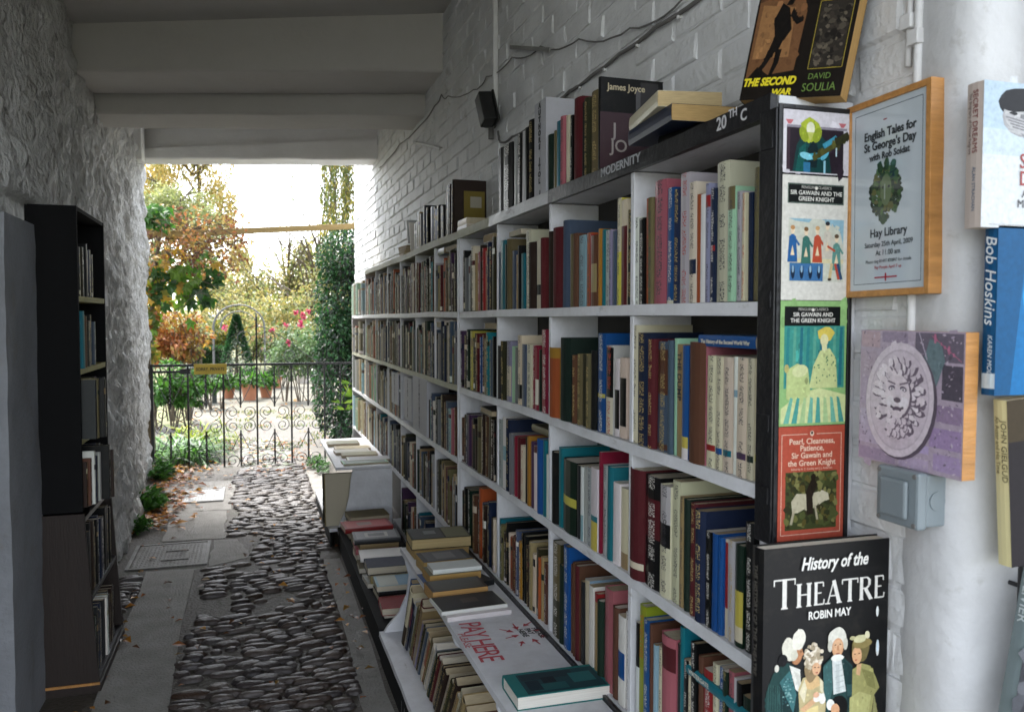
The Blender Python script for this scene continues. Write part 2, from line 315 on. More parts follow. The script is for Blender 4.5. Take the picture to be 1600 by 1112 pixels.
# ------------------------------------------------------------------ building: walls, ceiling, beams
SK = -.40
def skew(x, yr, s=SK): return yr + s*(x-1.06)          # building's cross walls run askew to the passage
def wall_x(y, z):
    base = -.815 if y < 6.2 else -.815-.165*min(1, (y-6.2)/2.2)
    t = max(0, min(1, (z+.3)/1.6)); return base + (-.985-base)*t
b = MB(); ys = [.1+.4*i for i in range(7)]+[2.85+.020*i for i in range(int((8.78-2.85)/.020)+1)]; zs = [G-.05+.024*i for i in range(int((1.95-G+.05)/.024)+1)]  # unseen near end lengthened past the entrance to trim the side light
vs = []
for y in ys:
    for z in zs:
        p = Vector((0, y, z))
        d = .030*noise.noise(p*2.1) + .026*noise.noise(Vector((3,y*5.5,z*3.2))) + .022*noise.noise(Vector((9,y*12,z*5))) + .024*noise.noise(Vector((5,y*24,z*9))) + .008*noise.noise(Vector((2,y*44,z*17))) - .020*abs(noise.noise(Vector((4,y*15,z*6)))) + .020*abs(noise.noise(Vector((6,y*31,z*13))))
        r_ = noise.noise(Vector((7, y*7, z*4.5))); d += .016*max(0, r_-.1)
        d *= .85+.5*max(0, min(1, noise.noise(Vector((8,y*1.1,z*.9)))*1.3+.55))
        if y < 3.3 and z < .40: d -= .14*min(1, (3.3-y)/.1)
        if 3.15 < y < 4.3 and z < .5: d = min(d, 0)-.035
        vs.append((wall_x(y, z)+d, y, z))
nz_ = len(zs)
b.add(vs, [(i*nz_+j, (i+1)*nz_+j, (i+1)*nz_+j+1, i*nz_+j+1) for i in range(len(ys)-1) for j in range(nz_-1)])
e0 = (len(ys)-1)*nz_
b.add([vs[e0+j] for j in range(nz_)]+[(vs[e0+j][0]-.06, 8.83, zs[j]) for j in range(nz_)]+[(-1.6, 8.85, zs[j]) for j in range(nz_)],
      [(k*nz_+j, (k+1)*nz_+j, (k+1)*nz_+j+1, k*nz_+j+1) for k in range(2) for j in range(nz_-1)])
b.add([(-1.6,.1,G-.05),(-1.6,8.85,G-.05),(-1.6,8.85,zs[-1]),(-1.6,.1,zs[-1])], [(0,1,2,3)])
b.add([(vs[0][0],.1,G-.05),(-1.6,.1,G-.05),(-1.6,.1,zs[-1]),(vs[nz_-1][0],.1,zs[-1])], [(0,1,2,3)])
tag(b.build('stone_wall', M_STONE, smooth=True), 'rough whitewashed rubble stone wall running along the bare side of the passage', 'wall')
# pier beside the black bookcase
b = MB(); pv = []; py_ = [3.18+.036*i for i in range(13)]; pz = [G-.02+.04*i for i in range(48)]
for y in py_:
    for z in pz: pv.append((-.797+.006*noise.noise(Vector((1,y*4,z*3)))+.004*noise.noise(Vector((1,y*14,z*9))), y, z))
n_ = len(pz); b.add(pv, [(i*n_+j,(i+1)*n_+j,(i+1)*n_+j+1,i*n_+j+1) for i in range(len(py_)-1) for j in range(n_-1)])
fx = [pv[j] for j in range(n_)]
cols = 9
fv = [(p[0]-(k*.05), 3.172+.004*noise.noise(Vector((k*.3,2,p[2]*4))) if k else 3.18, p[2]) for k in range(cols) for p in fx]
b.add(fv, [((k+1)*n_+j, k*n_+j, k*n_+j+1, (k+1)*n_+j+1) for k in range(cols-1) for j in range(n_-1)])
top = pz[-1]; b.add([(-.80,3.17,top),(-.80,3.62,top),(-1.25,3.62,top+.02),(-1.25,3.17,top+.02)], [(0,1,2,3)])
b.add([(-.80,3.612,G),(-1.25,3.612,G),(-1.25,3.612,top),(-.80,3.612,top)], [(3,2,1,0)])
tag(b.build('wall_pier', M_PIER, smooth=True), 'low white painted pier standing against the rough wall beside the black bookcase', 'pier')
# brick wall behind the shelves, every brick laid
def rbrick(b, c, hx, hz, e, nrm_x):
    # brick face looking to -X (nrm_x) or -Y
    j = lambda: R(-.0025,.0025)
    o_ = [(-hx,-hz,0),(hx,-hz,0),(hx,hz,0),(-hx,hz,0)]; i_ = [(-hx+.008,-hz+.007,e),(hx-.008,-hz+.007,e),(hx-.008,hz-.007,e),(-hx+.008,hz-.007,e)]
    m_ = [(-hx+.002,-hz+.002,e*.6),(hx-.002,-hz+.002,e*.6),(hx-.002,hz-.002,e*.6),(-hx+.002,hz-.002,e*.6)]
    tl, tz = R(-.003,.003), R(-.002,.002); vs = []
    for L_ in (o_, m_, i_):
        for (u, v, d) in L_:
            d2 = d + (j()+tl*u/hx+tz*v/hz if d > 0 else 0)
            vs.append((c[0]-d2, c[1]+u+j(), c[2]+v+j()*.6) if nrm_x else (c[0]+u+j(), c[1]-d2, c[2]+v+j()*.6))
    fs = [(0,1,5,4),(1,2,6,5),(2,3,7,6),(3,0,4,7),(4,5,9,8),(5,6,10,9),(6,7,11,10),(7,4,8,11),(8,9,10,11)]
    if nrm_x: fs = [f[::-1] for f in fs]
    b.add(vs, fs)
XW = 1.06
b = MB(); b.box((XW,1.035,G-.05),(XW+.35,9.05,1.95)); bh = .0785
for row in range(int((1.9-G)/bh)):
    z = G+.02+row*bh; y = 1.045 - (.115 if row % 2 else 0)
    while y < 9.0:
        L_ = .228; ya, yb = max(y, 1.05), min(y+L_, 9.03)
        if yb-ya > .03 and (z > .28 or ya < 1.45 or ya > 6.7): rbrick(b, (XW, (ya+yb)/2, z+bh/2), (yb-ya)/2-.0045, bh/2-.0045, R(.004,.009) if ya > 4 else R(.0025,.006) if ya > 1.6 else R(.003,.005), True)
        y += L_
tag(b.build('brick_wall', M_BRICK, smooth=False), 'white painted brick wall rising behind the long run of bookshelves', 'wall')
# end face of that wall, plastered, where the display books hang
b = MB(); vs = []; zs2 = [G+.03*i for i in range(116)]; prof = [(1.0585,1.135),(1.050,1.11),(1.047,1.085),(1.047,1.05),(1.058,1.022),(1.085,1.010),(1.13,1.006),(1.25,1.005),(1.5,1.005),(2.2,1.005),(2.2,1.03),(1.1,1.06)]
for (x, y) in prof:
    for z in zs2:
        k = .007*noise.noise(Vector((x*3,y*3,z*5)))+.004*noise.noise(Vector((x*9,y*9,z*13))); vs.append((x-k*.35, y-k, z))
n2 = len(zs2); b.add(vs, [(i*n2+j, i*n2+j+1, (i+1)*n2+j+1, (i+1)*n2+j) for i in range(len(prof)-1) for j in range(n2-1)])
tag(b.build('facade_wall', M_FACADE, smooth=True), 'white plastered end face of the passage wall with theatre books hung on it', 'wall')
# ceiling
b = MB(); b.prism([(-1.6,-.9),(2.3,-.9),(2.3,6.9),(-1.6,8.7)], 'z', 1.74, 2.1)  # front edge carried on over the camera, unseen, to hold back near light
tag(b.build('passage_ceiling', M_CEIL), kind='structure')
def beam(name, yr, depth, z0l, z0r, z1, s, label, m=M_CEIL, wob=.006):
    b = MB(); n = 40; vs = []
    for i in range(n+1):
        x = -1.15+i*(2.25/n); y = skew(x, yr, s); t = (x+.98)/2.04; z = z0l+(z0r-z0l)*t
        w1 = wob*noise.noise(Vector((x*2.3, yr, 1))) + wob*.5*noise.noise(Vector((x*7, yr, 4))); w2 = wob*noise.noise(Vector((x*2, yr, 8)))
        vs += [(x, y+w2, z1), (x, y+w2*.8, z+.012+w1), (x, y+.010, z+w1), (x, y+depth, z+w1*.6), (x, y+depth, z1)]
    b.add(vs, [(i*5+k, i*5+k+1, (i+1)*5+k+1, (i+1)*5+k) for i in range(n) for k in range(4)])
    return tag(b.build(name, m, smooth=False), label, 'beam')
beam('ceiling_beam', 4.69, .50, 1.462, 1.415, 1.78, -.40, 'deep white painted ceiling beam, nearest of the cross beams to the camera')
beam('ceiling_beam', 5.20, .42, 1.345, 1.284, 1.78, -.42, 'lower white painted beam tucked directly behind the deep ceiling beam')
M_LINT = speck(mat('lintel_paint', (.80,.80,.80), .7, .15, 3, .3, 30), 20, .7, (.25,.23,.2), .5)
o = empty('opening_lintel', (0,7.9,1.4)); Mi = o.matrix_basis.inverted()
def lint(nm, yr, d, zl, zr, z1):
    p = beam(nm, yr, d, zl, zr, z1, -.515, None, M_LINT, .008)
    for k in ('label','category'):
        if k in p: del p[k]
    p.parent = o; p.matrix_basis = Mi
lint('lower_board', 7.28, .30, 1.470, 1.388, 1.56); lint('upper_board', 7.315, .30, 1.56, 1.48, 1.80)
tag(o, 'white timber lintel spanning the bright garden end of the passage', 'lintel')
# small timber stop at the lintel's end
b = MB(); p = onX(205,198,-.97); q = onX(217,252,-.97)
b.box((-.99, 7.98, 1.40),(-.915, 8.20, 1.72)); tag(b.build('timber_block', M_LINT, bevel=.006), 'short white painted timber block under the lintel against the rough wall', 'block')
# ------------------------------------------------------------------ the long bookshelves
XF = .880; ZT = .360; ZR = [.034, -.302, -.632, -.985]; TH = .026
YA = [1.302, 1.842, 2.425, 3.005, 3.585]; YB = [3.625, 4.135, 4.645, 5.163, 5.685, 6.247, 6.845, 7.77]
def board(b, x0, x1, y0, y1, z0, z1, n=10, wob=.0025, seed=0):
    # plank with a slightly worn, wavy front edge
    ys_ = [y0+(y1-y0)*i/n for i in range(n+1)]; vs = []
    for y in ys_:
        e = wob*noise.noise(Vector((y*6, seed, z0*9))); s_ = wob*1.6*noise.noise(Vector((y*1.3, seed+4, z0*3)))
        vs += [(x0+e, y, z0+s_), (x0+e+.0015, y, z1+s_), (x1, y, z1), (x1, y, z0)]
    fs = [(i*4+k, i*4+(k+1)%4, (i+1)*4+(k+1)%4, (i+1)*4+k) for i in range(n) for k in range(4)]
    b.add(vs, fs+[(3,2,1,0), tuple(n*4+k for k in range(4))])
bcA = empty('bookcase', (.95, 2.4, G)); IA = bcA.matrix_basis.inverted()
def part(root, name, m, fn, **k):
    b = MB(); b.T = root.matrix_basis.inverted(); fn(b); return b.build(name, m, root, **k)
part(bcA, 'top_board', M_SHELF, lambda b: board(b, XF+.012, 1.05, 1.27, 3.60, ZT, ZT+.034))
part(bcA, 'fascia', M_FASCIA, lambda b: board(b, XF-.006, XF+.010, 1.27, 2.42, ZT-.004, ZT+.036, 24, .003))
part(bcA, 'fascia', M_FASCIA2, lambda b: board(b, XF-.005, XF+.010, 2.422, 3.10, ZT-.004, ZT+.034, 14, .004))
part(bcA, 'fascia', M_FASCIA3, lambda b: board(b, XF-.005, XF+.010, 3.102, 3.60, ZT-.003, ZT+.032, 10, .004))
for i, z in enumerate(ZR): part(bcA, 'shelf_board', M_SHELF, lambda b: board(b, XF-.002, 1.044, YA[0]-.004, YA[4]+.012, z-TH, z, 24, .004, i))
tops = [ZT-.004]+[z-TH for z in ZR]
for y in YA[1:4]:
    for r in range(4): part(bcA, 'divider', M_SHELF, lambda b: b.box((XF+.004, y-.009, ZR[r]), (1.044, y+.009, tops[r])), bevel=.002)
part(bcA, 'back_panel', M_DARKBACK, lambda b: b.box((1.045, 1.30, G), (1.0535, YA[4]+.012, ZT)))
part(bcA, 'end_panel', M_SHELF, lambda b: (b.box((1.0375, 1.262, -.40), (1.0575, 1.299, ZT-.01)), b.box((.885, 1.262, G), (1.0575, 1.299, -.402))), bevel=.002)
part(bcA, 'end_panel', M_SHELF, lambda b: b.box((XF, YA[4]-.006, G), (1.044, YA[4]+.011, ZT-.004)))
part(bcA, 'ledge', M_SHELF, lambda b: b.box((.80, 1.08, -.735), (1.055, 1.26, -.715)))
part(bcA, 'plinth', M_BLACKW, lambda b: b.box((XF-.012, 1.30, G), (XF-.003, YA[4]+.01, ZR[3]-.004)))
ep = part(bcA, 'end_post', M_BLACKW, lambda b: b.box((XF-.006, 1.250, -.402), (1.036, 1.300, ZT+.010)), bevel=.0025)
for z in (.30, .02, -.20, -.33):
    b = MB(); b.T = IA; b.box((XF-.009, 1.257, z), (XF-.006, 1.293, z+.03)); b.build('hinge', M_BLACKW, ep, M=Matrix())
tag(bcA, 'white painted bookcase with black top fascia and black end post nearest the camera', 'bookcase')
def letter_x(body, y, z, size, X, col, parent, name='lettering', up=(0,0,1), **k):    # writing on a face that looks at the passage (-X)
    return text(name, body, size, frame_m((X, y, z), (0,-1,0), up), col, parent, **k)
letter_x('MODERNITY', 1.998, ZT+.0085, .030, XF-.0125, (.42,.43,.45), bcA, bold=.0006, sx=1.35)
text('lettering', '20', .036, frame_m((XF-.0125, 1.435, ZT+.006), (0,-1,0), (0,0,1)), (.6,.6,.62), bcA, bold=.0006, sx=1.0)
text('lettering', 'TH', .022, frame_m((XF-.0125, 1.392, ZT+.021), (0,-1,0), (0,0,1)), (.6,.6,.62), bcA, bold=.0004, sx=1.0)
text('lettering', 'C', .030, frame_m((XF-.0125, 1.352, ZT+.006), (0,-1,0), (0,0,1)), (.6,.6,.62), bcA, bold=.0006, sx=1.0)

bcB = empty('bookcase', (.95, 5.7, G))
part(bcB, 'top_board', M_FASCIA3, lambda b: board(b, XF-.004, 1.05, 3.612, 6.845, ZT-.002, ZT+.032, 30, .004, 3))
ZB = ZR + [-1.335]; tB = [ZT-.002]+[z-TH for z in ZB]
for i, z in enumerate(ZB):
    y1_ = 5.46 if i == 4 else 7.76
    part(bcB, 'shelf_board', M_SHELF if i != 1 else M_FASCIA3, lambda b: board(b, XF-.002, 1.044, 3.632, y1_, z-TH, z, 30, .004, i+5))
for k, y in enumerate(YB):
    if k in (0, 7): continue
    for r in range(5):
        if r == 4 and y > 5.4: continue
        if r == 2 and k in (1, 2): continue
        part(bcB, 'divider', M_SHELF, lambda b: b.box((XF+.004, y-.008, ZB[r]), (1.044, y+.008, tB[r])))
part(bcB, 'end_panel', M_SHELF, lambda b: b.box((XF-.001, 3.614, G), (1.044, 3.631, ZT-.003)))
pts = [(1.05, ZT-.02), (XF+.05, ZT-.02)]+[(XF+.05-.05*math.sin(a*math.pi/12), ZT-.07+.05*math.cos(a*math.pi/12)) for a in range(1, 7)]+[(XF, G), (1.05, G)]
part(bcB, 'end_panel', M_SHELF, lambda b: b.prism(pts, 'y', 7.762, 7.785))
part(bcB, 'back_panel', M_DARKBACK, lambda b: b.box((1.045, 3.62, G), (1.0535, 7.76, ZT-.02)))
part(bcB, 'plinth', M_BLACKW, lambda b: b.box((XF-.010, 3.64, G), (XF-.003, 5.44, -1.362)))
tag(bcB, 'long far bookcase with weathered cream top board reaching the garden end', 'bookcase')
# low benches in front of the shelves
def bench(name, y0, y1, xf, xb, z, prof, ledge_x, ledge_z, label, mids, foot):
    o = empty(name, ((xf+xb)/2, (y0+y1)/2, G))
    part(o, 'bench_top', M_SHELF, lambda b: board(b, xf, xb, y0, y1, z-.018, z, 16, .003, 2))
    part(o, 'side_panel', M_SHELF, lambda b: b.prism(prof, 'y', y1-.035 if foot else y0, y1-.017 if foot else y0+.018), bevel=.002)
    for y in mids:
        part(o, 'bracket', M_SHELF, lambda b: b.prism([(xf+.015,z-.019),(xf+.014,z-.05),(xf+.022,z-.075),(xf+.04,z-.088),(xf+.07,z-.085),(xf+.10,z-.06),(xf+.12,z-.019)], 'y', y-.009, y+.009))
    part(o, 'lower_shelf', M_SHELF, lambda b: board(b, ledge_x, xb-.004, y0, y1 if not foot else y1-.005, ledge_z-.02, ledge_z, 16, .003, 6))
    part(o, 'kick_board', M_BLACKM, lambda b: b.box((ledge_x+.006, y0, G), (ledge_x+.018, y1, ledge_z-.021)))
    return tag(o, label, 'bench')
pB = [(v.x, v.z) for v in (onY(px, py, 3.52) for px, py in ((624,860),(635,884),(640,900),(636,929),(624,958),(606,979),(600,989),(599,1001)))]
pB[0] = (.615, -1.020); pB += [(pB[-1][0]+.004, -1.358), (.865, -1.358), (.865, -1.020)]
benchB = bench('bench', 1.31, 3.56, .603, .866, -1.000, pB, .508, -1.36, 'low white bench shelf marked PAY HERE with leaning books beneath it', (2.62, 2.10), True)
pA = [(v.x, v.z) for v in (onY(px, py, 5.45) for px, py in ((551,738),(548,750),(545.5,775),(540,798),(531,817),(528,832),(531,845)))]
pA[0] = (pA[0][0], -.992); pA += [(.53, G+.012), (.874, G+.012), (.874, -.992)]
benchA = bench('bench', 5.45, 6.78, .505, .868, -.970, pA, .46, -1.37, 'small white bench near the gate with thin books laid on top', (), False)
ledge = empty('floor_ledge', (.69, 4.5, G))
part(ledge, 'ledge_top', M_BLACKM, lambda b: b.box((.512, 3.57, -1.378), (.866, 5.44, -1.360)))
part(ledge, 'kick_board', M_BLACKM, lambda b: b.box((.518, 3.57, G), (.530, 5.44, -1.3785)))
tag(ledge, 'low black ledge between the two white benches carrying flat stacks of books', 'ledge')
text('chalk_lettering', 'LAST', .075, frame_m((.5125, 3.02, -1.475), (0,-1,0), (0,0,1)), (.10,.10,.10), benchB, sx=1.2)
# writing on the bench top, read from the passage
def on_bench(body, px, py, size, col, rot, **k):
    p = onZ(px, py, -.9985); return text('lettering', body, size, frame_m(p, (math.cos(rot), math.sin(rot), 0), (-math.sin(rot), math.cos(rot), 0)), col, benchB, **k)
RED = (.50,.06,.08)
on_bench('PAY HERE', 716, 973, .105, RED, -math.pi/2-.03, sx=.80, cs=.85, ex=.0002)
on_bench('PLEASE', 715, 990, .034, (.55,.13,.14), -math.pi/2-.02, sx=1.1)
b = MB(); b.T = benchB.matrix_basis.inverted()
cst = onZ(822, 989, -.9985)
def arrow(b, p, a, L):
    ca, sa = math.cos(a), math.sin(a); q = lambda u, v: (p.x+u*ca-v*sa, p.y+u*sa+v*ca, -.9987)
    b.add([q(0,-.002), q(L*.62,-.003), q(L*.62,.003), q(0,.002), q(L*.55,-.012), q(L,0), q(L*.55,.012)], [(0,1,2,3),(4,5,6)])
for k in range(8):
    b = MB(); b.T = benchB.matrix_basis.inverted(); a = 2*math.pi*k/8+.2; r_ = .092+.012*(k % 2)
    arrow(b, Vector((cst.x+math.cos(a)*r_*.82, cst.y+math.sin(a)*r_*1.05, 0)), a+math.pi+R(-.35,.35), R(.040,.056)); b.build('painted_arrow', ink(RED), benchB)
for body, dx in (('PLEASE', .030), ('PAY', .006), ('HERE', -.018)):
    text('lettering', body, .027, frame_m((cst.x+dx, cst.y+.040, -.9985), (.05,-1,0), (1,.05,0)), (.05,.05,.055), benchB, bold=.0006, sx=1.05)
b = MB(); b.T = benchB.matrix_basis.inverted(); b.box((cst.x+.052, cst.y-.012, -.9998), (cst.x+.060, cst.y+.032, -.9982)); b.box((cst.x+.060, cst.y-.006, -.9998), (cst.x+.066, cst.y+.008, -.9982)); b.build('coin_slot', M_DARKPL, benchB)

# ------------------------------------------------------------------ bookcase by the rough wall
lb = empty('bookcase', (-.73, 3.9, G), Matrix.Translation((-.73, 3.9, G)))
LX = -.652; LY0, LY1 = 3.60, 4.225; LZ = [.425, .090, -.200, -.480, -.765]
def upper(b):
    b.box((-.815,LY0,-.765),(LX,LY0+.018,.440)); b.box((-.815,LY1-.018,-.765),(LX,LY1,.440))
part(lb, 'side_panel', M_BLACKM, lambda b: b.box((-.822,LY0,-.765),(LX,LY0+.018,.440)), bevel=.0015)
part(lb, 'side_panel', M_BLACKM, lambda b: b.box((-.822,LY1-.018,-.765),(LX,LY1,.440)))
part(lb, 'top_board', M_BLACKM, lambda b: b.box((-.822,LY0+.019,.424),(LX-.001,LY1-.019,.439)))
part(lb, 'back_panel', M_BLACKM, lambda b: b.box((-.832,LY0+.002,-.765),(-.823,LY1-.002,.438)))
for z in LZ[1:4]: part(lb, 'shelf_board', M_YSHELF, lambda b: board(b, LX-.002, -.821, LY0+.019, LY1-.019, z-.022, z, 6, .002))
b = MB(); b.T = lb.matrix_basis.inverted()
lo = [(-.829,-.772),(-.648,-.772),(-.606,-1.452),(-.829,-1.452)]
part(lb, 'lower_side_panel', M_BROWNW, lambda b: b.prism(lo, 'y', LY0-.008, LY0+.012), bevel=.0015)
part(lb, 'lower_side_panel', M_BROWNW, lambda b: b.prism(lo, 'y', LY1-.005, LY1+.015))
LO = [-.790, -1.110, -1.440]
for z, nm in zip(LO, ('shelf_board',)*3):
    xz = -.648+.042*(-.772-z)/.68
    part(lb, nm, M_BLACKW, lambda b: board(b, xz-.001, -.828, LY0+.013, LY1-.006, z-.02, z, 6, .002))
part(lb, 'plinth', M_BROWNW, lambda b: b.box((-.826,LY0-.006,G),(-.600,LY1+.013,-1.4625)), bevel=.003)
part(lb, 'plinth_lip', M_PINE, lambda b: b.box((-.826,LY0-.012,-1.462),(-.602,LY0-.007,-1.452)))
tag(lb, 'tall black bookcase on a brown veneered base against the rough stone wall', 'bookcase')
# ------------------------------------------------------------------ books
PAL = {'k':('black','0e0f10'),'K':('charcoal','2b2c2e'),'w':('white','e6e4de'),'W':('cream','d6ccb2'),'t':('tan','a08a62'),'T':('olive','6b6344'),
 'b':('navy','16233f'),'B':('royal blue','17508f'),'s':('slate blue','47566a'),'c':('teal','17727f'),'C':('light blue','8db0bb'),'g':('dark green','15291f'),
 'G':('mint green','9cc7a5'),'y':('yellow','cdbf55'),'Y':('ochre','a97a2c'),'o':('orange','a5522a'),'r':('maroon','571b20'),'R':('red','96282a'),
 'p':('dusty pink','a8616a'),'P':('crimson','8a1f38'),'u':('purple','4a3350'),'n':('brown','5b3b2a'),'N':('dark brown','2f211a'),'e':('grey','75767a'),
 'E':('pale grey','b3b4b4'),'l':('lime green','8d9a2a'),'v':('dark olive','34331f'),'L':('lilac','8b88a3')}
def pc(ch, j=.12):
    c = lin(PAL[ch][1]); k = .86*(1+R(-j, j)); return tuple(max(0, x*k*(1+R(-.06,.06))) for x in c)
INKS = {'g': (.42,.32,.13), 'd': (.05,.05,.06), 'w': (.62,.6,.55), 'r': (.4,.06,.05)}
BOOKS = []
def add_book(M, t, h, d, ch, kind='c', bands=(), inkc=None, label=None, where=None, force=False, front=None, pics=(), pages=None, texts=(), name='book', cat='book', group=None, col=None):
    BOOKS.append(dict(M=M, t=t, h=h, d=d, ch=ch, kind=kind, bands=bands, ink=inkc, label=label, where=where, force=force, front=front, pics=pics,
                      pages=pages, texts=texts, name=name, cat=cat, group=group, col=col))
    return BOOKS[-1]
def shape_book(B, b, p):
    # cover into b, page block into p (local frame: x depth, y thickness, z height, spine at x = 0)
    t, h, d, kind = B['t'], B['h'], B['d'], B['kind']; c = B['col'] or pc(B['ch'])
    hard = kind == 'c' or (kind == 'j' and t > .012); ct = min(.0024, t*.2) if hard else min(.0007, t*.1)
    ins = .0028 if hard else .0003; bul = t*R(.10,.2) if kind == 'c' else (t*.05 if hard else t*.015)
    n = 5 if kind == 'c' and t > .012 else 3
    arc = [(-bul*math.sin(math.pi*i/n)+(.0015 if i in (0, n) else 0), -t/2+t*i/n) for i in range(n+1)]
    O = [(d,-t/2)]+arc+[(d,t/2)]; I = [(d,-t/2+ct)]+[(x+ct, max(-t/2+ct, min(t/2-ct, y))) for x, y in arc]+[(d,t/2-ct)]; m = len(O)
    cuts = sorted({0, h}|{v*h for a in B['bands'] for v in a[:2]})
    ik = INKS.get(B['ink']) if B['ink'] else None
    for i in range(m-1):
        spine = 1 <= i < m-2
        if spine:
            for z0, z1 in zip(cuts, cuts[1:]):
                b.cur = c
                for a in B['bands']:
                    if a[0]*h-1e-5 <= z0 and z1 <= a[1]*h+1e-5: b.cur = a[2]
                b.ink = (*ik, 1) if ik else (0,0,0,0); u0, u1 = (i-1)/n, i/n; off = B['h']*7.3+t*91
                b.add([(*O[i],z0),(*O[i+1],z0),(*O[i+1],z1),(*O[i],z1)], [(3,2,1,0)], [[(u0,z1+off),(u1,z1+off),(u1,z0+off),(u0,z0+off)]])
            b.ink = (0,0,0,0)
        else:
            b.cur = B['front'] if B['front'] else c
            b.add([(*O[i],0),(*O[i+1],0),(*O[i+1],h),(*O[i],h)], [(3,2,1,0)], [[(3,0)]*4])
        b.cur = c
        b.add([(*I[i],0),(*I[i+1],0),(*I[i+1],h),(*I[i],h)], [(0,1,2,3)], [[(3,0)]*4])
        b.add([(*O[i],h),(*O[i+1],h),(*I[i+1],h),(*I[i],h),(*O[i],0),(*O[i+1],0),(*I[i+1],0),(*I[i],0)], [(0,3,2,1),(4,5,6,7)], [[(3,0)]*4]*2)
    for i in (0, m-1): b.add([(*O[i],0),(*O[i],h),(*I[i],h),(*I[i],0)], [(0,1,2,3)], [[(3,0)]*4])
    for ip, (side, x0, z0, x1, z1, cc) in enumerate(B['pics']):
        y = side*(t/2+.0003*(ip+1)); b.cur = cc; b.add([(x0*d,y,z0*h),(x1*d,y,z0*h),(x1*d,y,z1*h),(x0*d,y,z1*h)], [(0,1,2,3) if side < 0 else (3,2,1,0)], [[(3,0)]*4])
    pg = B['pages'] or random.choice([(.52,.45,.32),(.60,.54,.42),(.45,.37,.24),(.66,.61,.52),(.40,.31,.18)]); p.cur = pg
    p.box((ct+.001,-t/2+ct+.0001,ins),(d-ins,t/2-ct-.0001,h-ins))
def shelfM(X, y, z, lean=0, yaw=0, flip=False):
    m = Matrix.Translation((X, y, z)) @ Matrix.Rotation(yaw+(math.pi if flip else 0), 4, 'Z') @ Matrix.Rotation(lean, 4, 'X'); return m
def flatM(xn, yn, z, spine_near=False, rot=0):
    # near edge at y = yn, long side along x from xn, lying at height z (local thickness centre handled by the caller)
    a = Vector((math.cos(rot), math.sin(rot), 0)); q = Vector((-math.sin(rot), math.cos(rot), 0)); up = Vector((0,0,1))
    return a, q, up
def lay(x0, yn, z, L, d, t, ch, kind='p', spine=False, rot=0, label=None, **k):
    a, q, up = flatM(x0, yn, z, spine, rot)
    if spine: o = Vector((x0,yn,z+t/2)); dep, hei = q, a
    else: o = Vector((x0,yn,z+t/2))+q*d+a*L; dep, hei = -q, -a
    m = Matrix((dep, up, hei)).transposed().to_4x4(); m.translation = o
    return add_book(m, t, L, d, ch, kind, label=label, **k)
def lay_spine_out(y0, z, H, d, t, ch, X, kind='p', rot=0, label=None, **k):
    # lying with the spine facing the passage, head end towards the camera
    dep = Vector((math.cos(rot), math.sin(rot), 0)); hei = Vector((math.sin(rot), -math.cos(rot), 0)); thk = hei.cross(dep)
    m = Matrix((dep, thk, hei)).transposed().to_4x4(); m.translation = (X, y0+H, z+t/2); return add_book(m, t, H, d, ch, kind, label=label, **k)
def lay_edge_out(y0, z, H, d, t, ch, X, kind='p', rot=0, **k):
    dep = Vector((-math.cos(rot), -math.sin(rot), 0)); hei = Vector((math.sin(rot), -math.cos(rot), 0)); thk = hei.cross(dep)
    m = Matrix((dep, thk, hei)).transposed().to_4x4(); m.translation = (X+d, y0+H, z+t/2); return add_book(m, t, H, d, ch, kind, **k)
SHELF = {0:'top shelf', 1:'second shelf down', 2:'third shelf down', 3:'bottom shelf', 4:'floor-level shelf', -1:'top of the bookcase'}
BAY = ['bay beside black post', 'second bay from post', 'third bay from post', 'fourth bay from post']
def parse_extra(fs):
    bands = []; inkc = None; tx = None
    for f in fs:
        if f[0] == 'i': inkc = f[1]
        elif f[0] == '=':                       # =W.2-.5 : band of colour W between fractions
            a, e = f[2:].split('-'); bands.append((float(a), float(e), pc(f[1], .05)))
        elif f[0] == '"': tx = f[1:].replace('_', ' ')
    return bands, inkc, tx
def prow(r, bay, items, Zb, D=XF+.003, depth=(.125,.155)):
    L = [q.split() for q in items.strip().split(';') if q.strip()]
    for i, q in enumerate(L):
        x0, x1, yt, ch, kind = float(q[0]), float(q[1]), float(q[2]), q[3], q[4]; bands, inkc, tx = parse_extra(q[5:])
        xc = (x0+x1)/2; ya, yb = onX(x1, yt+80, D).y, onX(x0, yt+80, D).y; top = onX(xc, yt, D); h = max(.10, top.z-Zb); t = max(.005, (yb-ya)*.97)
        nb = [PAL[L[j][3]][0] if 0 <= j < len(L) else 'the divider' for j in (i-1, i+1)]
        sb = R(0,.008); m = shelfM(D+sb, (ya+yb)/2, Zb+.0005, R(-.012,.012), R(-.02,.02))
        txs = [(tx, )] if tx else []
        add_book(m, t, h, min(.160-sb, h*R(.66,.78)) if h < .22 else R(.15,.158)-sb, ch, kind, bands, inkc, where=(SHELF[r], BAY[bay], nb, i), texts=txs)
def rnd_extra(ch):
    bands = []; inkc = None; q = R(0,1)
    if q < .35: inkc = 'd' if ch in 'wWtGyCEoL' else 'g'
    elif q < .6: inkc = 'd' if ch in 'wWtGyCEoL' else 'w'
    if R(0,1) < .42:
        v = R(.6,.8); bands.append((v, v+R(.06,.14), pc(random.choice('krbWwgNt'))))
    if R(0,1) < .18: bands.append((R(.02,.05), R(.09,.14), pc(random.choice('wWkE'))))
    return bands, inkc
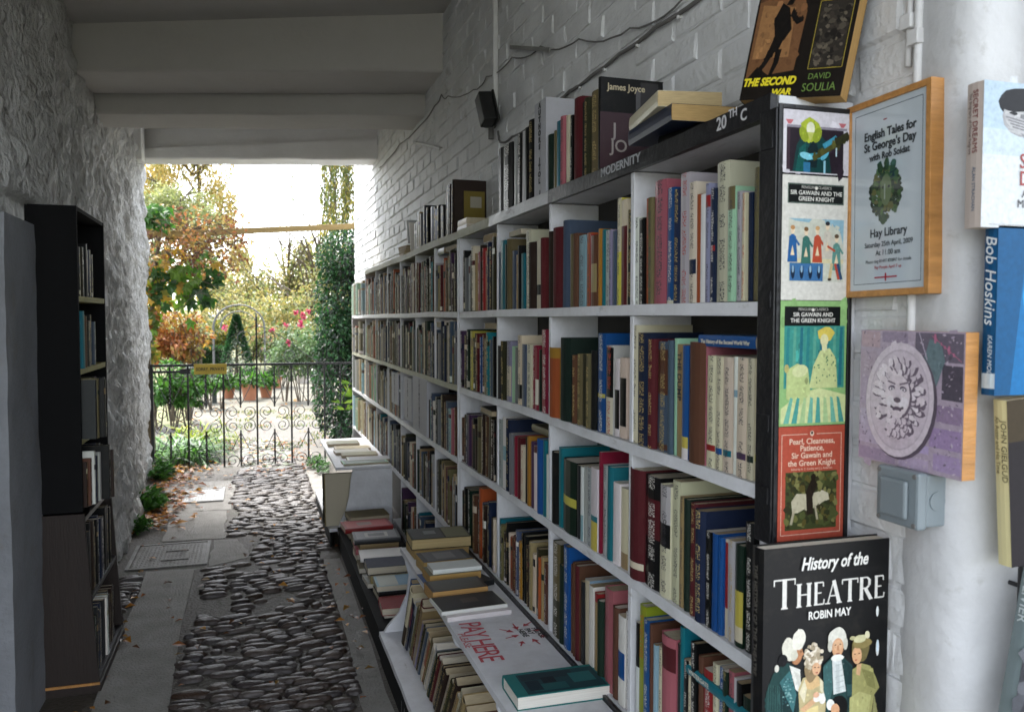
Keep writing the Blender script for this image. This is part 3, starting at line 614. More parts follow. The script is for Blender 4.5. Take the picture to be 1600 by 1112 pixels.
def srow(shelf, bay, codes, Zb, y0, y1, h=(.18,.25), D=XF+.003, fill=.95, leanp=.12, kinds='ccj', far=False):
    # codes run from the garden side towards the camera
    wts = [R(.6,1.6) for _ in codes]; s_ = sum(wts); y = y1-.004; L = list(codes)
    for i, (ch, w_) in enumerate(zip(L, wts)):
        t = (y1-y0-.008)*fill*w_/s_; hh = R(*h)
        if R(0,1) < .12: hh = min(hh*1.15, .29)
        bands, inkc = rnd_extra(ch); nb = [PAL[L[j][0]][0] if 0 <= j < len(L) else 'the divider' for j in (i-1, i+1)]
        sb = R(0,.009); lean = R(-.02,.02) if R(0,1) < .85 else R(-.05,.05)
        add_book(shelfM(D+sb, y-t/2, Zb+.0005, lean, R(-.03,.03)), t*.96, hh, min(.155-sb, hh*.72), ch, random.choice(kinds), bands, inkc, where=(shelf, bay, nb, i))
        y -= t
# --- bay beside the black post, spine by spine
prow(0,0,'''977 988 328 g c ig;988 996 340 w p id;996 1004 341 k p iw;1005 1012 310 o j id;1012 1019.5 309 T c id;1019.5 1037.7 282 p j id;1037.7 1048.6 294 B j iw =W.0-.03;
1049 1060 296 b c ig;1061 1075.5 271 E j ir;1076 1087 285 W j id =b.24-.36;1086 1092 304 o p;1092 1100.5 304 w p;1101 1109 287 L j =R.8-.9 id;1109 1116 295 b j =R.45-.5 iw;1116 1135.5 253 W j id;
1136 1147.5 292 G j =T.8-1 id;1148 1156 299 E p id;1157 1163 302 W p ir;1164 1171 301 b p;1171.5 1180 262 T j id''', ZR[0])
prow(1,0,'''984 993 508 W j id;993 1010.5 520 b c ig =b.0-.1;1011 1021.5 530 r c ig;1022 1039.5 534 s j =n.52-.93 =n.02-.07 ig;1040 1047.5 532 s c;1048 1053 529 G p;1053 1064 538 t p "THE_DUMP =t.0-.2;1064 1074 540 B j =y.1-.2 =w.0-.1;
1074.5 1101 535 p c =n.0-1;1102 1115 556 W p =R.15-.205 id;1116 1126 557 W p =B.14-.195 id;1127 1140 558 W p =c.14-.195 id;1141 1148.5 558 w p =C.66-.72;1149 1163.5 559 W p =u.15-.205 id;1164 1174.5 560 W p =g.145-.2 id;1175 1189 561 W p =y.16-.215 id''', ZR[1])
prow(2,0,'''982 1003.5 732 r c =W.1-.16;1004 1027 744 k j =r.45-.8 iw;1028 1044 758 W j =E.66-1 =k.45-.66 id;1044.5 1056.5 751 W p id;1057 1063.5 776 t p id;1064 1073 780 g c;1073.5 1083.5 786 r c ig;1084 1100.5 797 b c ig;
1101 1109.5 830 k p iw;1110 1118.5 833 B p;1119 1126.5 839 B j;1127 1133.5 843 W p =R.3-.97;1134 1144.5 844 E p ig;1145 1157.5 851 g j =y.05-.55 =W.05-.2;1159 1172.5 817 k j iw;1173 1182 853 c p''', ZR[2])
prow(3,0,'''988 994 972 k p =w.0-.55;994 1003.5 945 l j =l.0-1 "TWENTIES;1003.5 1012.5 967 B j iw;1013 1017 975 n c;1017.5 1022.5 1007 C p;1023 1029 1010 W p id;1029.5 1052.5 993 p c =r.72-.92;1053 1057 1005 K p;
1057.5 1065 980 c j =c.0-1;1065.5 1072 1029 k p iw;1072 1077 1033 W p id;1078 1087 1004 k j iw;1087.5 1094.5 1025 n c;1095 1108.5 1047 R p iw;1109 1117 1037 W p id;1117.5 1125.5 1042 B p iw;1126 1133.5 1047 g p ig;
1134 1143.5 1049 p p id;1144 1147.5 1058 E p;1148 1156.5 1066 k p;1157.5 1170 1089 g p =g.0-1;1170.5 1180 1085 R p''', ZR[3])
# --- second bay from the post
prow(0,1,'''857 863 362 N c;863 878 356 r c;878.5 889 345 s c;889.5 894.5 366 T c;895 901 365 n c;901.5 911 368 C p id;912 918 364 o p id;918.5 922 366 R p;922.5 931.5 368 n j =t.2-.6;932 936 358 Y p;936.5 941 359 c p;941.5 948 360 E p id;948.5 953 359 L p id;953.5 959 361 s p;
959.5 966 310 y j =W.5-1 id;966.5 976 312 W j =r.0-.75''', ZR[0])
prow(1,1,'''858 873.5 543 Y c =o.0-.85;874.5 890.5 528 g c;891 898.5 555 n c ig;899 906 553 T c ig;906.5 914 554 v c;914.5 921.5 553 T c ig;922 929.5 548 k c;930.5 942.5 521 B j =y.35-.39 iw;943.5 954.5 540 E j =W.0-.42 =k.42-.98 ir;956 963 560 w p =k.1-.6;963.5 973.5 559 W p =k.15-.75''', ZR[1])
prow(2,1,'''860 870.5 706 k c;871 877 699 c j;877.5 898.5 719 k j =g.0-1 =y.38-.5;899 903.5 727 K p;904 908.5 729 w p =C.0-.35;909 914 729 E p;914.5 921.5 730 E p id;922 932.5 731 w p =y.0-.42 =c.35-.42;933 936.5 706 P p;937 945 727 E j id;945.5 954.5 729 c c;955 965.5 754 w p;966 976.5 763 W p =t.0-.2''', ZR[2])
prow(3,1,'''861 872.5 847 v j =T.4-1 iw;873 879.5 882 g c;880 888.5 853 B j iw;889 893 882 n c;893.5 898 879 n c;898.5 904 883 n c =r.0-1;905 909.5 908 K p;910 917 906 C p =W.0-1;917.5 925 915 w p;925.5 931.5 926 R j =t.0-.9;932 940 938 g c;940.5 953.5 919 p j;954 963 948 n c;
964 974 962 w p =B.3-.6;974.5 984 958 w p id''', ZR[3])
# --- third and fourth bays
prow(0,2,'''776 781 394 s c;781.5 789 376 c j;789.5 792 382 g c;792.5 799 374 T c;800 804 392 s p;804.5 808 398 t p id;808.5 813 384 k c;813.5 818 396 c p;819 827 360 W j id;827.5 837 379 N c;837.5 843.5 376 W p =k.2-.35;844 851 372 r c''', ZR[0])
prow(1,2,'''775.5 781 540 K c;781.5 788 533 v c ig;789 796 534 L j =W.1-.6 id;796.5 801 541 G p;801.5 806 543 e p;806.5 813 524 W j =k.1-.3 id;813.5 819.5 538 s p;820 827 538 W p id;828.5 833 540 P j iw;833.5 839 543 P j =w.1-.5;839.5 842.5 546 g p;843 853 515 P j iw''', ZR[1])
prow(2,2,'''776 782 655 E j id;782.5 788 652 w j =C.4-.6;789 795 655 b c ig;796 801 677 e c;801.5 807 682 P c;808 812 684 r c;812.5 818 696 W j ir;819 823 684 k c;823.5 828 682 Y c;828.5 833 690 u c;833.5 838.5 697 w p =r.9-1;839 847 686 B c;847.5 852 688 c c;852.5 856 710 w p''', ZR[2])
srow(SHELF[3], BAY[2], 'cTNkWonrsYkkNtWvotn', ZR[3], YA[2]+.01, YA[3]-.012, (.19,.24))
srow(SHELF[0], BAY[3], 'wkeEgkWtprNRobkv', ZR[0], YA[3]+.01, YA[4]-.012, (.22,.27))
srow(SHELF[1], BAY[3], 'uNgyvkrBnTcsk', ZR[1], YA[3]+.01, YA[4]-.012, (.22,.26))
srow(SHELF[2], BAY[3], 'nNburkNTtNnvNk', ZR[2], YA[3]+.01, YA[4]-.012, (.19,.25))
srow(SHELF[3], BAY[3], 'NkkgrnvosNKbkW', ZR[3], YA[3]+.01, YA[4]-.012, (.20,.26))
# --- far bookcase, bay by bay
FAR = 'TTvvvtteEWkkkNNNggsscrrnnbbKuo'
for r in range(5):
    for k in range(7):
        if r == 4 and k > 2: continue
        if r == 2 and k in (0, 1, 2): continue
        n = random.randint(15, 19) if k < 6 else 8
        srow(SHELF[r], 'far bookcase', ''.join(random.choice(FAR if k < 5 else 'TTttWWoCGeEnn') for _ in range(n)), ZB[r], YB[k]+.012, YB[k+1]-.012, (.215,.29) if r != 4 else (.16,.24), leanp=.3)
srow(SHELF[2], 'far bookcase beside white cards', 'kNcswkeTNnsCpn', ZB[2], 3.64, 4.38, (.20,.25))
# lying across the tops of upright rows
def across(r, y, h0, ch, H=.17, t=.025, where='', X=XF+.012, edge=True, rot=0):
    f = lay_edge_out if edge else lay_spine_out
    f(y, ZB[r]+h0, H, .12, t, ch, X, rot=rot, label=where or None)
across(1, 3.78, .272, 'W'); across(1, 4.02, .262, 'Y'); across(1, 4.35, .255, 'W', .16); across(0, 3.72, .29, 'E', .2, .02); across(0, 3.95, .285, 's', .15, .03, edge=False)
lay_edge_out(3.03, ZR[1]+.262, .19, .13, .026, 'N', XF+.012, kind='c', label='book lying across upright ones, pale page edge outward, second shelf beyond third divider')
lay_edge_out(3.12, ZR[0]+.272, .12, .13, .030, 'w', XF+.012, kind='p', rot=.05, label='white book lying across the tall ones just under the weathered top board')
lay_edge_out(2.74, ZR[0]+.262, .14, .13, .018, 'W', XF+.012, kind='p', label='thin cream book lying across upright spines, top shelf, third bay')
lay_edge_out(3.06, ZR[2]+.252, .2, .13, .024, 'N', XF+.006, kind='c', rot=-.04, label='dark brown book lying across olive spines, third shelf, fourth bay')
lay_spine_out(2.46, ZR[2]+.258, .16, .13, .022, 'T', XF+.012, kind='j', label='olive book lying flat across tall spines, third shelf, third bay')
lay_spine_out(1.318, ZR[1]+.247, .205, .115, .023, 'B', XF+.004, kind='p', label='blue paperback lying across the six matching cream history volumes', texts=[('The History of the Second World War', 'flatspine')], force=True)
lay_spine_out(1.325, ZR[3]+.222, .235, .12, .022, 'c', XF+.004, kind='j', label='teal jacketed book WATERGATE lying across short paperbacks on the bottom shelf', texts=[('WATERGATE', 'flatspine')], force=True)
# --- row on top of the bookcase
ZTOP = ZT+.0345
prow(-1,1,'''776 784 232 k j;785 799.5 226 k j iw;801.5 806 214 E p;806.5 814 210 k j iw;815.5 819.5 206 E j;820 824 200 k j;824.5 833.5 188 k c ig;854.5 863.5 211 g c;864 868 205 T c;868.5 874 190 c p;874.5 882 183 p c id;882.5 887 181 W p;887.5 891.5 181 k j iw;
892.5 905.5 154 r c;906 912 160 k c;912.5 919.5 154 v c ig;920.5 935.5 143 T c ig''', ZTOP, D=.902)
for q in BOOKS[-17:]: q['where'] = ('top of the bookcase', 'before the brick wall', q['where'][2], q['where'][3])
y_j = onX(951, 200, .90).y
jb = add_book(shelfM(.872, y_j, ZTOP+.0005), .016, .237, .186, 'k', 'j', label='black biography with James Joyce on its cover standing beside yellow paperbacks', force=True,
    pics=[(-1,.0,.0,1,.62,(.05,.028,.035)),(-1,.55,.62,.95,.90,(.09,.09,.095)),(-1,.62,.68,.9,.97,(.035,.033,.035))])
lay_spine_out(1.60, ZTOP+.030, .27, .155, .036, 'b', .885, 'p', rot=-.10, label='dark blue paperback with thick yellowed pages lying on the black fascia top', force=True, pages=(.50,.33,.13))
lay_spine_out(1.63, ZTOP+.0665, .25, .145, .034, 'W', .892, 'p', rot=-.20, label='yellowed paperback lying on top of the dark blue paperback', force=True, pages=(.55,.42,.22))
lay_spine_out(1.56, ZTOP+.001, .19, .125, .028, 'k', .905, 'p', rot=.16, label='black book at the base of the yellowed paperback pile', force=True)
srow('top of the bookcase', 'before the brick wall', 'eTtekbEkbkLkkk', ZTOP-.003, 3.98, 4.82, (.15,.21), D=.905, kinds='jjc')
srow('top of the bookcase', 'by the large album', 'keNk', ZTOP-.003, 3.80, 3.97, (.245,.25), D=.900, kinds='jjc')
add_book(shelfM(.90, 3.785, ZTOP-.002), .03, .255, .155, 'N', 'c', label='tall dark album with yellowish side standing on the weathered top board', force=True, pics=[(-1,.3,.05,.95,.8,(.16,.12,.02)),(-1,.5,.5,.85,.7,(.3,.28,.22))])
lay_spine_out(3.56, ZTOP+.001, .17, .12, .025, 'w', .905, 'p', label='white paperback lying flat on top of the bookcase beside the album'); lay_spine_out(3.57, ZTOP+.027, .16, .12, .028, 'W', .907, 'p', label='cream paperback lying flat on a white paperback above the bookcase')
for i in range(4): lay_edge_out(5.1+.02*i, ZTOP-.003+.018*i, .2, .13, .017, 'WtwE'[i], .905, rot=.05*(i-1), label='%s flat in a low pile at the far end of the top board' % ('tan book lowest','pale tan book','white book','pale grey book uppermost')[i])
add_book(shelfM(.91, 4.93, ZTOP+.0, -.35), .012, .2, .13, 'w', 'p', label='white paperback leaning on the far row above the bookcase'); add_book(shelfM(.91, 5.02, ZTOP+.07, -.35), .012, .15, .12, 'E', 'p', label='pale grey paperback leaning behind the flat pile above the bookcase')
# --- flat piles on the low black ledge
LZ0 = -1.3595
PILES = [(5.12, [('T',.030,.27,'c'),('K',.020,.25,'c'),('W',.028,.24,'c'),('v',.020,.25,'j'),('T',.032,.26,'c')]),
 (4.90, [('t',.030,.25,'p'),('e',.030,.26,'c'),('w',.03,.27,'p'),('R',.028,.30,'j')]),
 (4.62, [('W',.035,.24,'c'),('p',.030,.25,'c'),('t',.03,.23,'p'),('K',.028,.27,'j')]),
 (4.40, [('T',.030,.25,'c'),('W',.032,.26,'p'),('w',.022,.25,'p')]),
 (4.14, [('E',.024,.22,'p'),('t',.040,.22,'p'),('b',.040,.21,'c')]),
 (3.92, [('W',.030,.22,'p'),('k',.022,.21,'c'),('C',.026,.22,'p')]),
 (3.70, [('E',.012,.22,'p'),('R',.034,.2,'c')])]
PN = ['farthest pile by the bench end','pile with the red picture book','pile topped by the charcoal book','pile topped by the thin white book','pile topped by the thick navy book','pile topped by the pale blue book','short pile beside the PAY HERE bench']
LEV = [['only'],['lower','upper'],['lowest','middle','topmost'],['lowest','second','third','topmost'],['lowest','second','middle','fourth','topmost']]
for (yn, bs), pn in zip(PILES, PN):
    z = LZ0; n = len(bs)
    for i, (ch, t, L, kd) in enumerate(bs):
        top = i == n-1; x0 = .545+R(-.02,.02); pics = []
        if top and ch == 'R' and yn > 4: pics = [(1,.08,.06,.94,.94,(.42,.05,.045)),(1,.3,.3,.7,.6,(.30,.17,.13))]; x0 = .505
        if top and ch == 'K': pics = [(1,.1,.06,.92,.94,(.13,.13,.13)),(1,.25,.25,.75,.75,(.36,.34,.3)),(1,.32,.32,.68,.68,(.10,.10,.1))]
        if top and ch == 'C': pics = [(1,.05,.06,.95,.5,(.14,.30,.42)),(1,.05,.5,.95,.94,(.42,.46,.38))]
        lay(x0, yn+R(-.012,.012), z, L*.96, .17 if L < .26 else .19, t, ch, kd, R(0,1) < .3, R(-.07,.07), pics=pics, force=top or yn < 4.7,
            label='%s %s book lying flat, %s on the ledge' % ('' if n == 1 else LEV[n-1][i], PAL[ch][0], pn)); z += t+.0006
# --- flat books on the two benches
BZ = -.9995
def bl(*a, **k): lay(*a, force=True, **k)
bl(.63, 3.36, BZ, .235, .17, .036, 't', 'p', False, .03, label='thick tan book lowest in the far pile on the PAY HERE bench', pages=(.42,.28,.10))
bl(.62, 3.37, BZ+.0366, .255, .18, .045, 'v', 'c', False, -.04, label='thick dark picture-covered book with tan pages topping the far bench pile', pages=(.47,.36,.17), pics=[(1,.04,.45,.96,.97,(.06,.06,.055)),(1,.04,.03,.96,.42,(.15,.14,.07)),(1,.3,.55,.6,.75,(.16,.16,.16))])
bl(.63, 3.13, BZ, .21, .15, .03, 'N', 'p', False, .06, label='dark paperback under the picture-covered one, second pile on the white bench', pages=(.46,.31,.12))
bl(.625, 3.14, BZ+.031, .20, .14, .020, 'K', 'p', False, .05, label='paperback with black and white photo cover and yellow pages on white bench', pages=(.50,.33,.11), pics=[(1,.05,.1,.95,.9,(.10,.10,.11)),(1,.2,.3,.8,.7,(.2,.2,.2))])
bl(.60, 2.965, BZ, .235, .16, .012, 'B', 'p', True, .04, label='wide blue book with white edge beneath the yellow-paged paperback on bench', pages=(.7,.7,.68))
bl(.615, 2.98, BZ+.0126, .20, .12, .034, 'T', 'p', False, .03, label='thick yellow-paged paperback third along on the PAY HERE bench', pages=(.48,.29,.09))
bl(.63, 2.99, BZ+.047, .19, .10, .016, 'w', 'p', True, .02, label='white paperback lying on the thick yellow-paged paperback', pages=(.65,.62,.55))
bl(.79, 2.93, BZ, .07, .14, .02, 'K', 'p', True, .3, label='small patterned dark book tucked at the back edge of the bench')
bl(.592, 2.815, BZ, .205, .125, .040, 'N', 'p', False, .05, label='fat dark-covered paperback with orange-tan pages nearest the glossy black book', pages=(.50,.29,.10), pics=[(1,.05,.05,.95,.95,(.07,.065,.05))])
bl(.600, 2.62, BZ, .225, .15, .016, 'w', 'p', True, .055, label='white book under the glossy black picture book on the bench', pages=(.75,.75,.73))
bl(.585, 2.645, BZ+.0166, .235, .15, .012, 'w', 'j', False, .06, label='glossy black picture book with white page edge on the PAY HERE bench', pages=(.75,.75,.73), pics=[(1,.02,.02,.98,.98,(.012,.012,.014)),(1,.3,.35,.6,.6,(.06,.045,.035))])
tb = lay(.632, 1.966, BZ, .266, .138, .037, 'c', 'c', False, -.012, label='teal hardback with dark engraved cover lying nearest on the PAY HERE bench', force=True, col=(.012,.15,.145), pages=(.80,.77,.70),
   pics=[(1,.10,.06,.96,.88,(.008,.045,.055)),(1,.14,.30,.40,.86,(.010,.028,.038)),(1,.34,.52,.6,.66,(.004,.012,.018)),(1,.30,.12,.72,.36,(.014,.12,.125)),(1,.62,.44,.9,.8,(.010,.085,.09)),(1,.44,.70,.86,.84,(.005,.02,.03))])
for i, (yn, L, t, ch, x) in enumerate([(6.35,.24,.02,'T',.53),(6.10,.26,.02,'W',.56),(5.93,.25,.02,'w',.55),(5.80,.25,.02,'t',.58),(5.62,.30,.014,'w',.60),(5.50,.30,.012,'G',.56)]):
    bl(x, yn, -.9695, L, .15 if i else .2, t, ch, 'p', False, R(-.05,.05), pages=(.5,.42,.3),
       label=['olive picture book farthest along on the small bench by the gate','cream book second along on the small gate-end bench','white book in the middle of the small gate-end bench','tan-edged book on the small bench behind the white one','wide white book on the small bench near its end panel','green and grey picture book at the near edge of the small bench'][i],
       pics=[(1,.06,.05,.94,.95,[(.2,.2,.14),(.5,.42,.25),(.6,.58,.5),(.38,.36,.2),(.5,.5,.5),(.24,.30,.25)][i])])
# albums leaning outside the gate-end bench
for i, (y, t, h, ch, x, le) in enumerate([(5.62,.03,.33,'v',.437,-.10),(5.53,.035,.34,'t',.445,-.17)]):
    add_book(shelfM(x, y, -1.3695, le), t, h, .25, ch, 'c', label=['dark album leaning on the lower shelf of the small bench','large cream-boarded album leaning in front on the small bench shelf'][i], force=True,
             pics=[(-1,.0,.0,1,1,[(.03,.028,.02),(.50,.45,.34)][i])])
# leaning row under the PAY HERE bench, tops towards the camera
yl = 3.46
LEAN = [('B',.022,.30,'j',[(0,.06,lin('b03a70'))]),('W',.034,.29,'c',[(0,.36,lin('3a2c1c'))]),('b',.030,.25,'j',[(.5,.9,lin('6a3040'))]),('E',.022,.24,'j',[(.1,.8,lin('2c3034'))]),('T',.022,.25,'c',[]),('r',.034,.29,'c',[]),('t',.026,.27,'p',[]),('L',.014,.26,'p',[]),('v',.020,.25,'c',[]),
        ('s',.018,.26,'j',[]),('W',.020,.25,'p',[]),('o',.018,.24,'p',[(0,.4,lin('c9bda0'))]),('T',.022,.25,'c',[]),('W',.022,.25,'p',[]),('E',.02,.25,'p',[]),('g',.02,.24,'c',[]),('r',.022,.23,'c',[]),('t',.02,.24,'p',[]),('K',.022,.22,'c',[]),('N',.024,.23,'c',[]),('W',.02,.23,'p',[]),('v',.02,.24,'c',[])]
LEAN += [(random.choice('tTWvrNkEsgn'), R(.018,.03), R(.21,.27), random.choice('cp'), []) for _ in range(16)]
for i, (ch, t, h, kd, bd) in enumerate(LEAN):
    t *= 1.25
    le = -.60+R(-.03,.03)-.05*(i > 8); yl -= t/math.cos(le)+.0015
    add_book(shelfM(.585+R(-.004,.006), yl, -1.3585+math.sin(-le)*t/2, -le), t, h*(1.22 if i < 7 else 1.1), .2, ch, kd, bd, 'd' if ch in 'WtE' else 'g', where=('leaning under the PAY HERE bench', 'row', [ch, ch], i), force=i < 18)
ORD = ['first','second','third','fourth','fifth','sixth','seventh','eighth','ninth','tenth','eleventh','twelfth','thirteenth','fourteenth','fifteenth','sixteenth','seventeenth','eighteenth','nineteenth','twentieth','twenty-first','twenty-second']
ORD += ['%sth' % k for k in range(23,46)]
for i, q in enumerate(BOOKS[-len(LEAN):]): q['label'] = '%s book leaning under the PAY HERE bench, %s from the curved end panel' % (PAL[q['ch']][0], ORD[i])
# --- bookcase by the rough wall (spines look to +X)
def lrow(z, xs, items, sh):
    y = LY0+.03
    for i, (t, h, ch, out, ya) in enumerate(items):
        add_book(shelfM(xs+out, y+t/2, z+.0005, R(-.02,.02), ya, True), t, h, .13, ch, 'j', *rnd_extra(ch), force=True, front=pc(ch),
            label='%s book, %s from camera side, %s of black bookcase' % (PAL[ch][0], ORD[i], sh)); y += t+.004+abs(ya)*.08
def many(n, pal, h, out): return [(R(.024,.042), R(*h), random.choice(pal), R(*out), 0) for _ in range(n)]
lrow(LZ[1], LX-.014, many(12, 'NvnkKNkb', (.18,.23), (-.012,.0)), 'upper shelf')
lrow(LZ[2], LX-.006, [(.02,.19,'T',0,0),(.03,.23,'c',.012,0),(.03,.21,'N',.0,0),(.02,.215,'k',.004,0),(.02,.21,'n',.006,0)]+many(7, 'kNvsnK', (.17,.22), (-.012,.004)), 'second shelf')
lrow(LZ[3], LX+.02, [(.02,.235,'K',.03,.0),(.02,.24,'T',.035,0),(.03,.235,'k',.055,0)]+many(9, 'NvkuKn', (.19,.24), (-.02,.01)), 'third shelf')
lrow(LZ[4]+.012, LX+.012, [(.02,.18,'N',0,0),(.025,.19,'n',.01,0),(.02,.215,'w',.02,0),(.03,.19,'b',.022,0),(.03,.20,'E',.03,0),(.03,.225,'k',.06,0),(.02,.2,'N',.07,0)]+many(6, 'NvkbK', (.18,.22), (-.015,.0)), 'fourth shelf')
lrow(LO[1], -.640, many(13, 'NkbKnNk', (.24,.29), (-.006,.008)), 'upper base shelf')
lrow(LO[2], -.622, many(6, 'gbkKb', (.23,.27), (-.006,.006))+[(.035,.25,'w',.012,0),(.03,.25,'E',.006,0)]+many(5, 'kKNb', (.2,.26), (-.006,.004)), 'bottom base shelf')
# ------------------------------------------------------------------ build the books
def book_px(B):
    M = B['M']; ps = [px_of(M @ Vector(q)) for q in ((0,-B['t']/2,0),(0,B['t']/2,0),(0,0,B['h']))]
    x, y = ps[0]
    if not (-20 < x < 1620 and ps[2][1] < 1130 and ps[2][1] > -40): return -1
    if min(p[1] for p in ps) > 1112: return -1
    dx = max(p[0] for p in ps)-min(p[0] for p in ps); dy = max(p[1] for p in ps)-min(p[1] for p in ps)
    return dx*dy
for B in BOOKS: B['px'] = 1e9 if B['force'] else book_px(B)
order = sorted(BOOKS, key=lambda B: -B['px']); MAXB = 296
keep = set(id(B) for B in order[:MAXB] if B['px'] > 0); USED = set()
def book_label(B):
    if B['label']: lab = ' '.join(B['label'].split())
    else:
        sh, bay, nb, i = B['where']; c = PAL[B['ch']][0]
        sz = 'slim' if B['t'] < .014 else ('thick' if B['t'] > .036 else ('tall' if B['h'] > .25 else 'small' if B['h'] < .17 else ''))
        kd = {'c':'hardback','j':'book','p':'paperback'}[B['kind']]; dt = ''
        f = lambda n: n
        if nb[0] == nb[1]: mid = 'between two %s books' % nb[0]
        elif 'the divider' in nb: mid = 'between the divider and a %s book' % [n for n in nb if n != 'the divider'][0]
        else: mid = 'between %s and %s books' % (nb[0], nb[1])
        lab = ' '.join(('%s %s %s %s, %s, %s' % (sz, c, kd, mid, sh, bay)).split())
        if lab in USED or len(lab.split()) > 16: lab = ' '.join(('%s %s %s, %s along from the garden side, %s, %s' % (sz, c, kd, ORD[i], sh, bay)).split())
        if len(lab.split()) > 16: lab = ' '.join(('%s %s, %s from garden side, %s, %s' % (c, kd, ORD[i], sh, bay)).split())
    USED.add(lab); return lab
def group_of(B):
    if B['group']: return B['group']
    if B['where']: return 'books on the shelves' if 'top of' not in B['where'][0] and 'leaning' not in B['where'][0] else ('books standing on top of the bookcase' if 'top' in B['where'][0] else 'books leaning under the bench')
    return 'books lying flat or leaning about'
far_c = MB(); far_p = MB(); n_books = 0
for B in BOOKS:
    if id(B) in keep:
        b, p = MB(), MB(); shape_book(B, b, p)
        o = b.build(B['name'], M_CLOTH if B['kind'] == 'c' else M_GLOSS, M=B['M'])
        p.build('page_block', M_PAGES, o); tag(o, book_label(B), B['cat'], group_of(B)); B['obj'] = o; n_books += 1
        for tx in B['texts']:
            c = (.03,.03,.035) if B['ch'] in 'tW' else (.62,.6,.52)
            if B['ch'] == 'l': c = (.45,.20,.03)
            if len(tx) == 1:
                text('spine_title', tx[0], min(B['t']*.72, .024), B['M'] @ frame_m((-.0022, min(B['t']*.72,.024)*.36, B['h']*.93), (0,0,-1), (0,-1,0)), c, o, bold=.0003)
            else: text('spine_title', tx[0], B['t']*(.62 if len(tx[0]) < 14 else .48), B['M'] @ frame_m((-.0016, -B['t']*.22, B['h']*.06), (0,0,1), (0,1,0)), c, o, bold=.0003)
    elif B['px'] > 0:
        far_c.T = B['M']; far_p.T = B['M']; shape_book(B, far_c, far_p)
fo = far_c.build('small_books', M_GLOSS); far_p.build('page_blocks', M_PAGES, fo)['kind'] = 'stuff'
tag(fo, 'closely packed small old books filling the far shelves toward the garden', 'books', kind='stuff')
print('BOOKS', len(BOOKS), 'individual', n_books)

jo = jb['obj']; jm = jb['M'] @ frame_m((0,-.0092,0),(1,0,0),(0,0,1))
text('cover_title','James Joyce',.024,jm @ Matrix.Translation((.020,.205,0)),(.52,.45,.30),jo,sx=.95,bold=.0004); text('cover_title','J',.05,jm @ Matrix.Translation((.035,.085,0)),(.30,.27,.26),jo,bold=.0005); text('cover_title','JO',.045,jm @ Matrix.Translation((.030,.045,0)),(.32,.29,.27),jo,bold=.0005)
# ------------------------------------------------------------------ lettered cards between the books
def card(px0, px1, py0, zb, lines, D, label, t_wide=True, d=.15, size=.02, dz=.0, colm=(.42,.42,.45)):
    ya, yb = onX(px1, py0+60, D).y, onX(px0, py0+60, D).y; top = onX((px0+px1)/2, py0, D).z
    b = MB(); b.cur = colm; b.box((D, ya, zb), (D+d, yb, top)); o = b.build('lettered_card', M_CARD, bevel=.001)
    me = o.data; cx_ = Vector((D+d/2, (ya+yb)/2, zb)); me.transform(Matrix.Translation(-cx_)); o.matrix_basis = Matrix.Translation(cx_)
    n = len(lines); hh = (top-zb)*.92/max(n, 1)
    for i, ch in enumerate(lines):
        if ch == ' ': continue
        text('letter', ch, min(hh*1.3, size), frame_m((D-.0016, (ya+yb)/2+.002, top-(i+.85)*hh-.004), (0,-1,0), (0,0,1)), (.02,.02,.024), o, align='CENTER', sx=1.3, bold=.0015)
    tag(o, label, 'card', 'lettered cards among the books'); return o
ca = card(835, 853, 158, ZTOP, 'AUTHORS JTOL ', .897, 'white card lettered AUTHORS J TO L standing among books above the shelves', d=.13, size=.023)
b = MB(); b.T = ca.matrix_basis.inverted(); yc = onX(844, 250, .897).y; b.cur = (.03,.03,.035)
b.box((.8955, yc-.001, ZTOP+.006), (.897, yc+.001, ZTOP+.024)); b.add([(.8957,yc-.007,ZTOP+.014),(.8957,yc+.007,ZTOP+.014),(.8957,yc,ZTOP+.003)], [(0,2,1)]); b.build('arrow', M_PAINT, ca)
card(612, 622, 583, ZR[2]+.08, 'MIDDLEAGES', XF-.004, 'narrow white card lettered MIDDLE AGES, farthest of the century cards', d=.12, size=.02)
card(632, 643, 591, ZR[2]+.03, '16THC LISTS', XF-.004, 'white card lettered 16TH C beside the wider century card', d=.12, size=.024)
ce = card(645, 667, 590, ZR[2]+.003, '18THCENTURY', XF-.006, 'wide white card lettered 18TH CENTURY on the third shelf of the far bookcase', d=.12, size=.026)

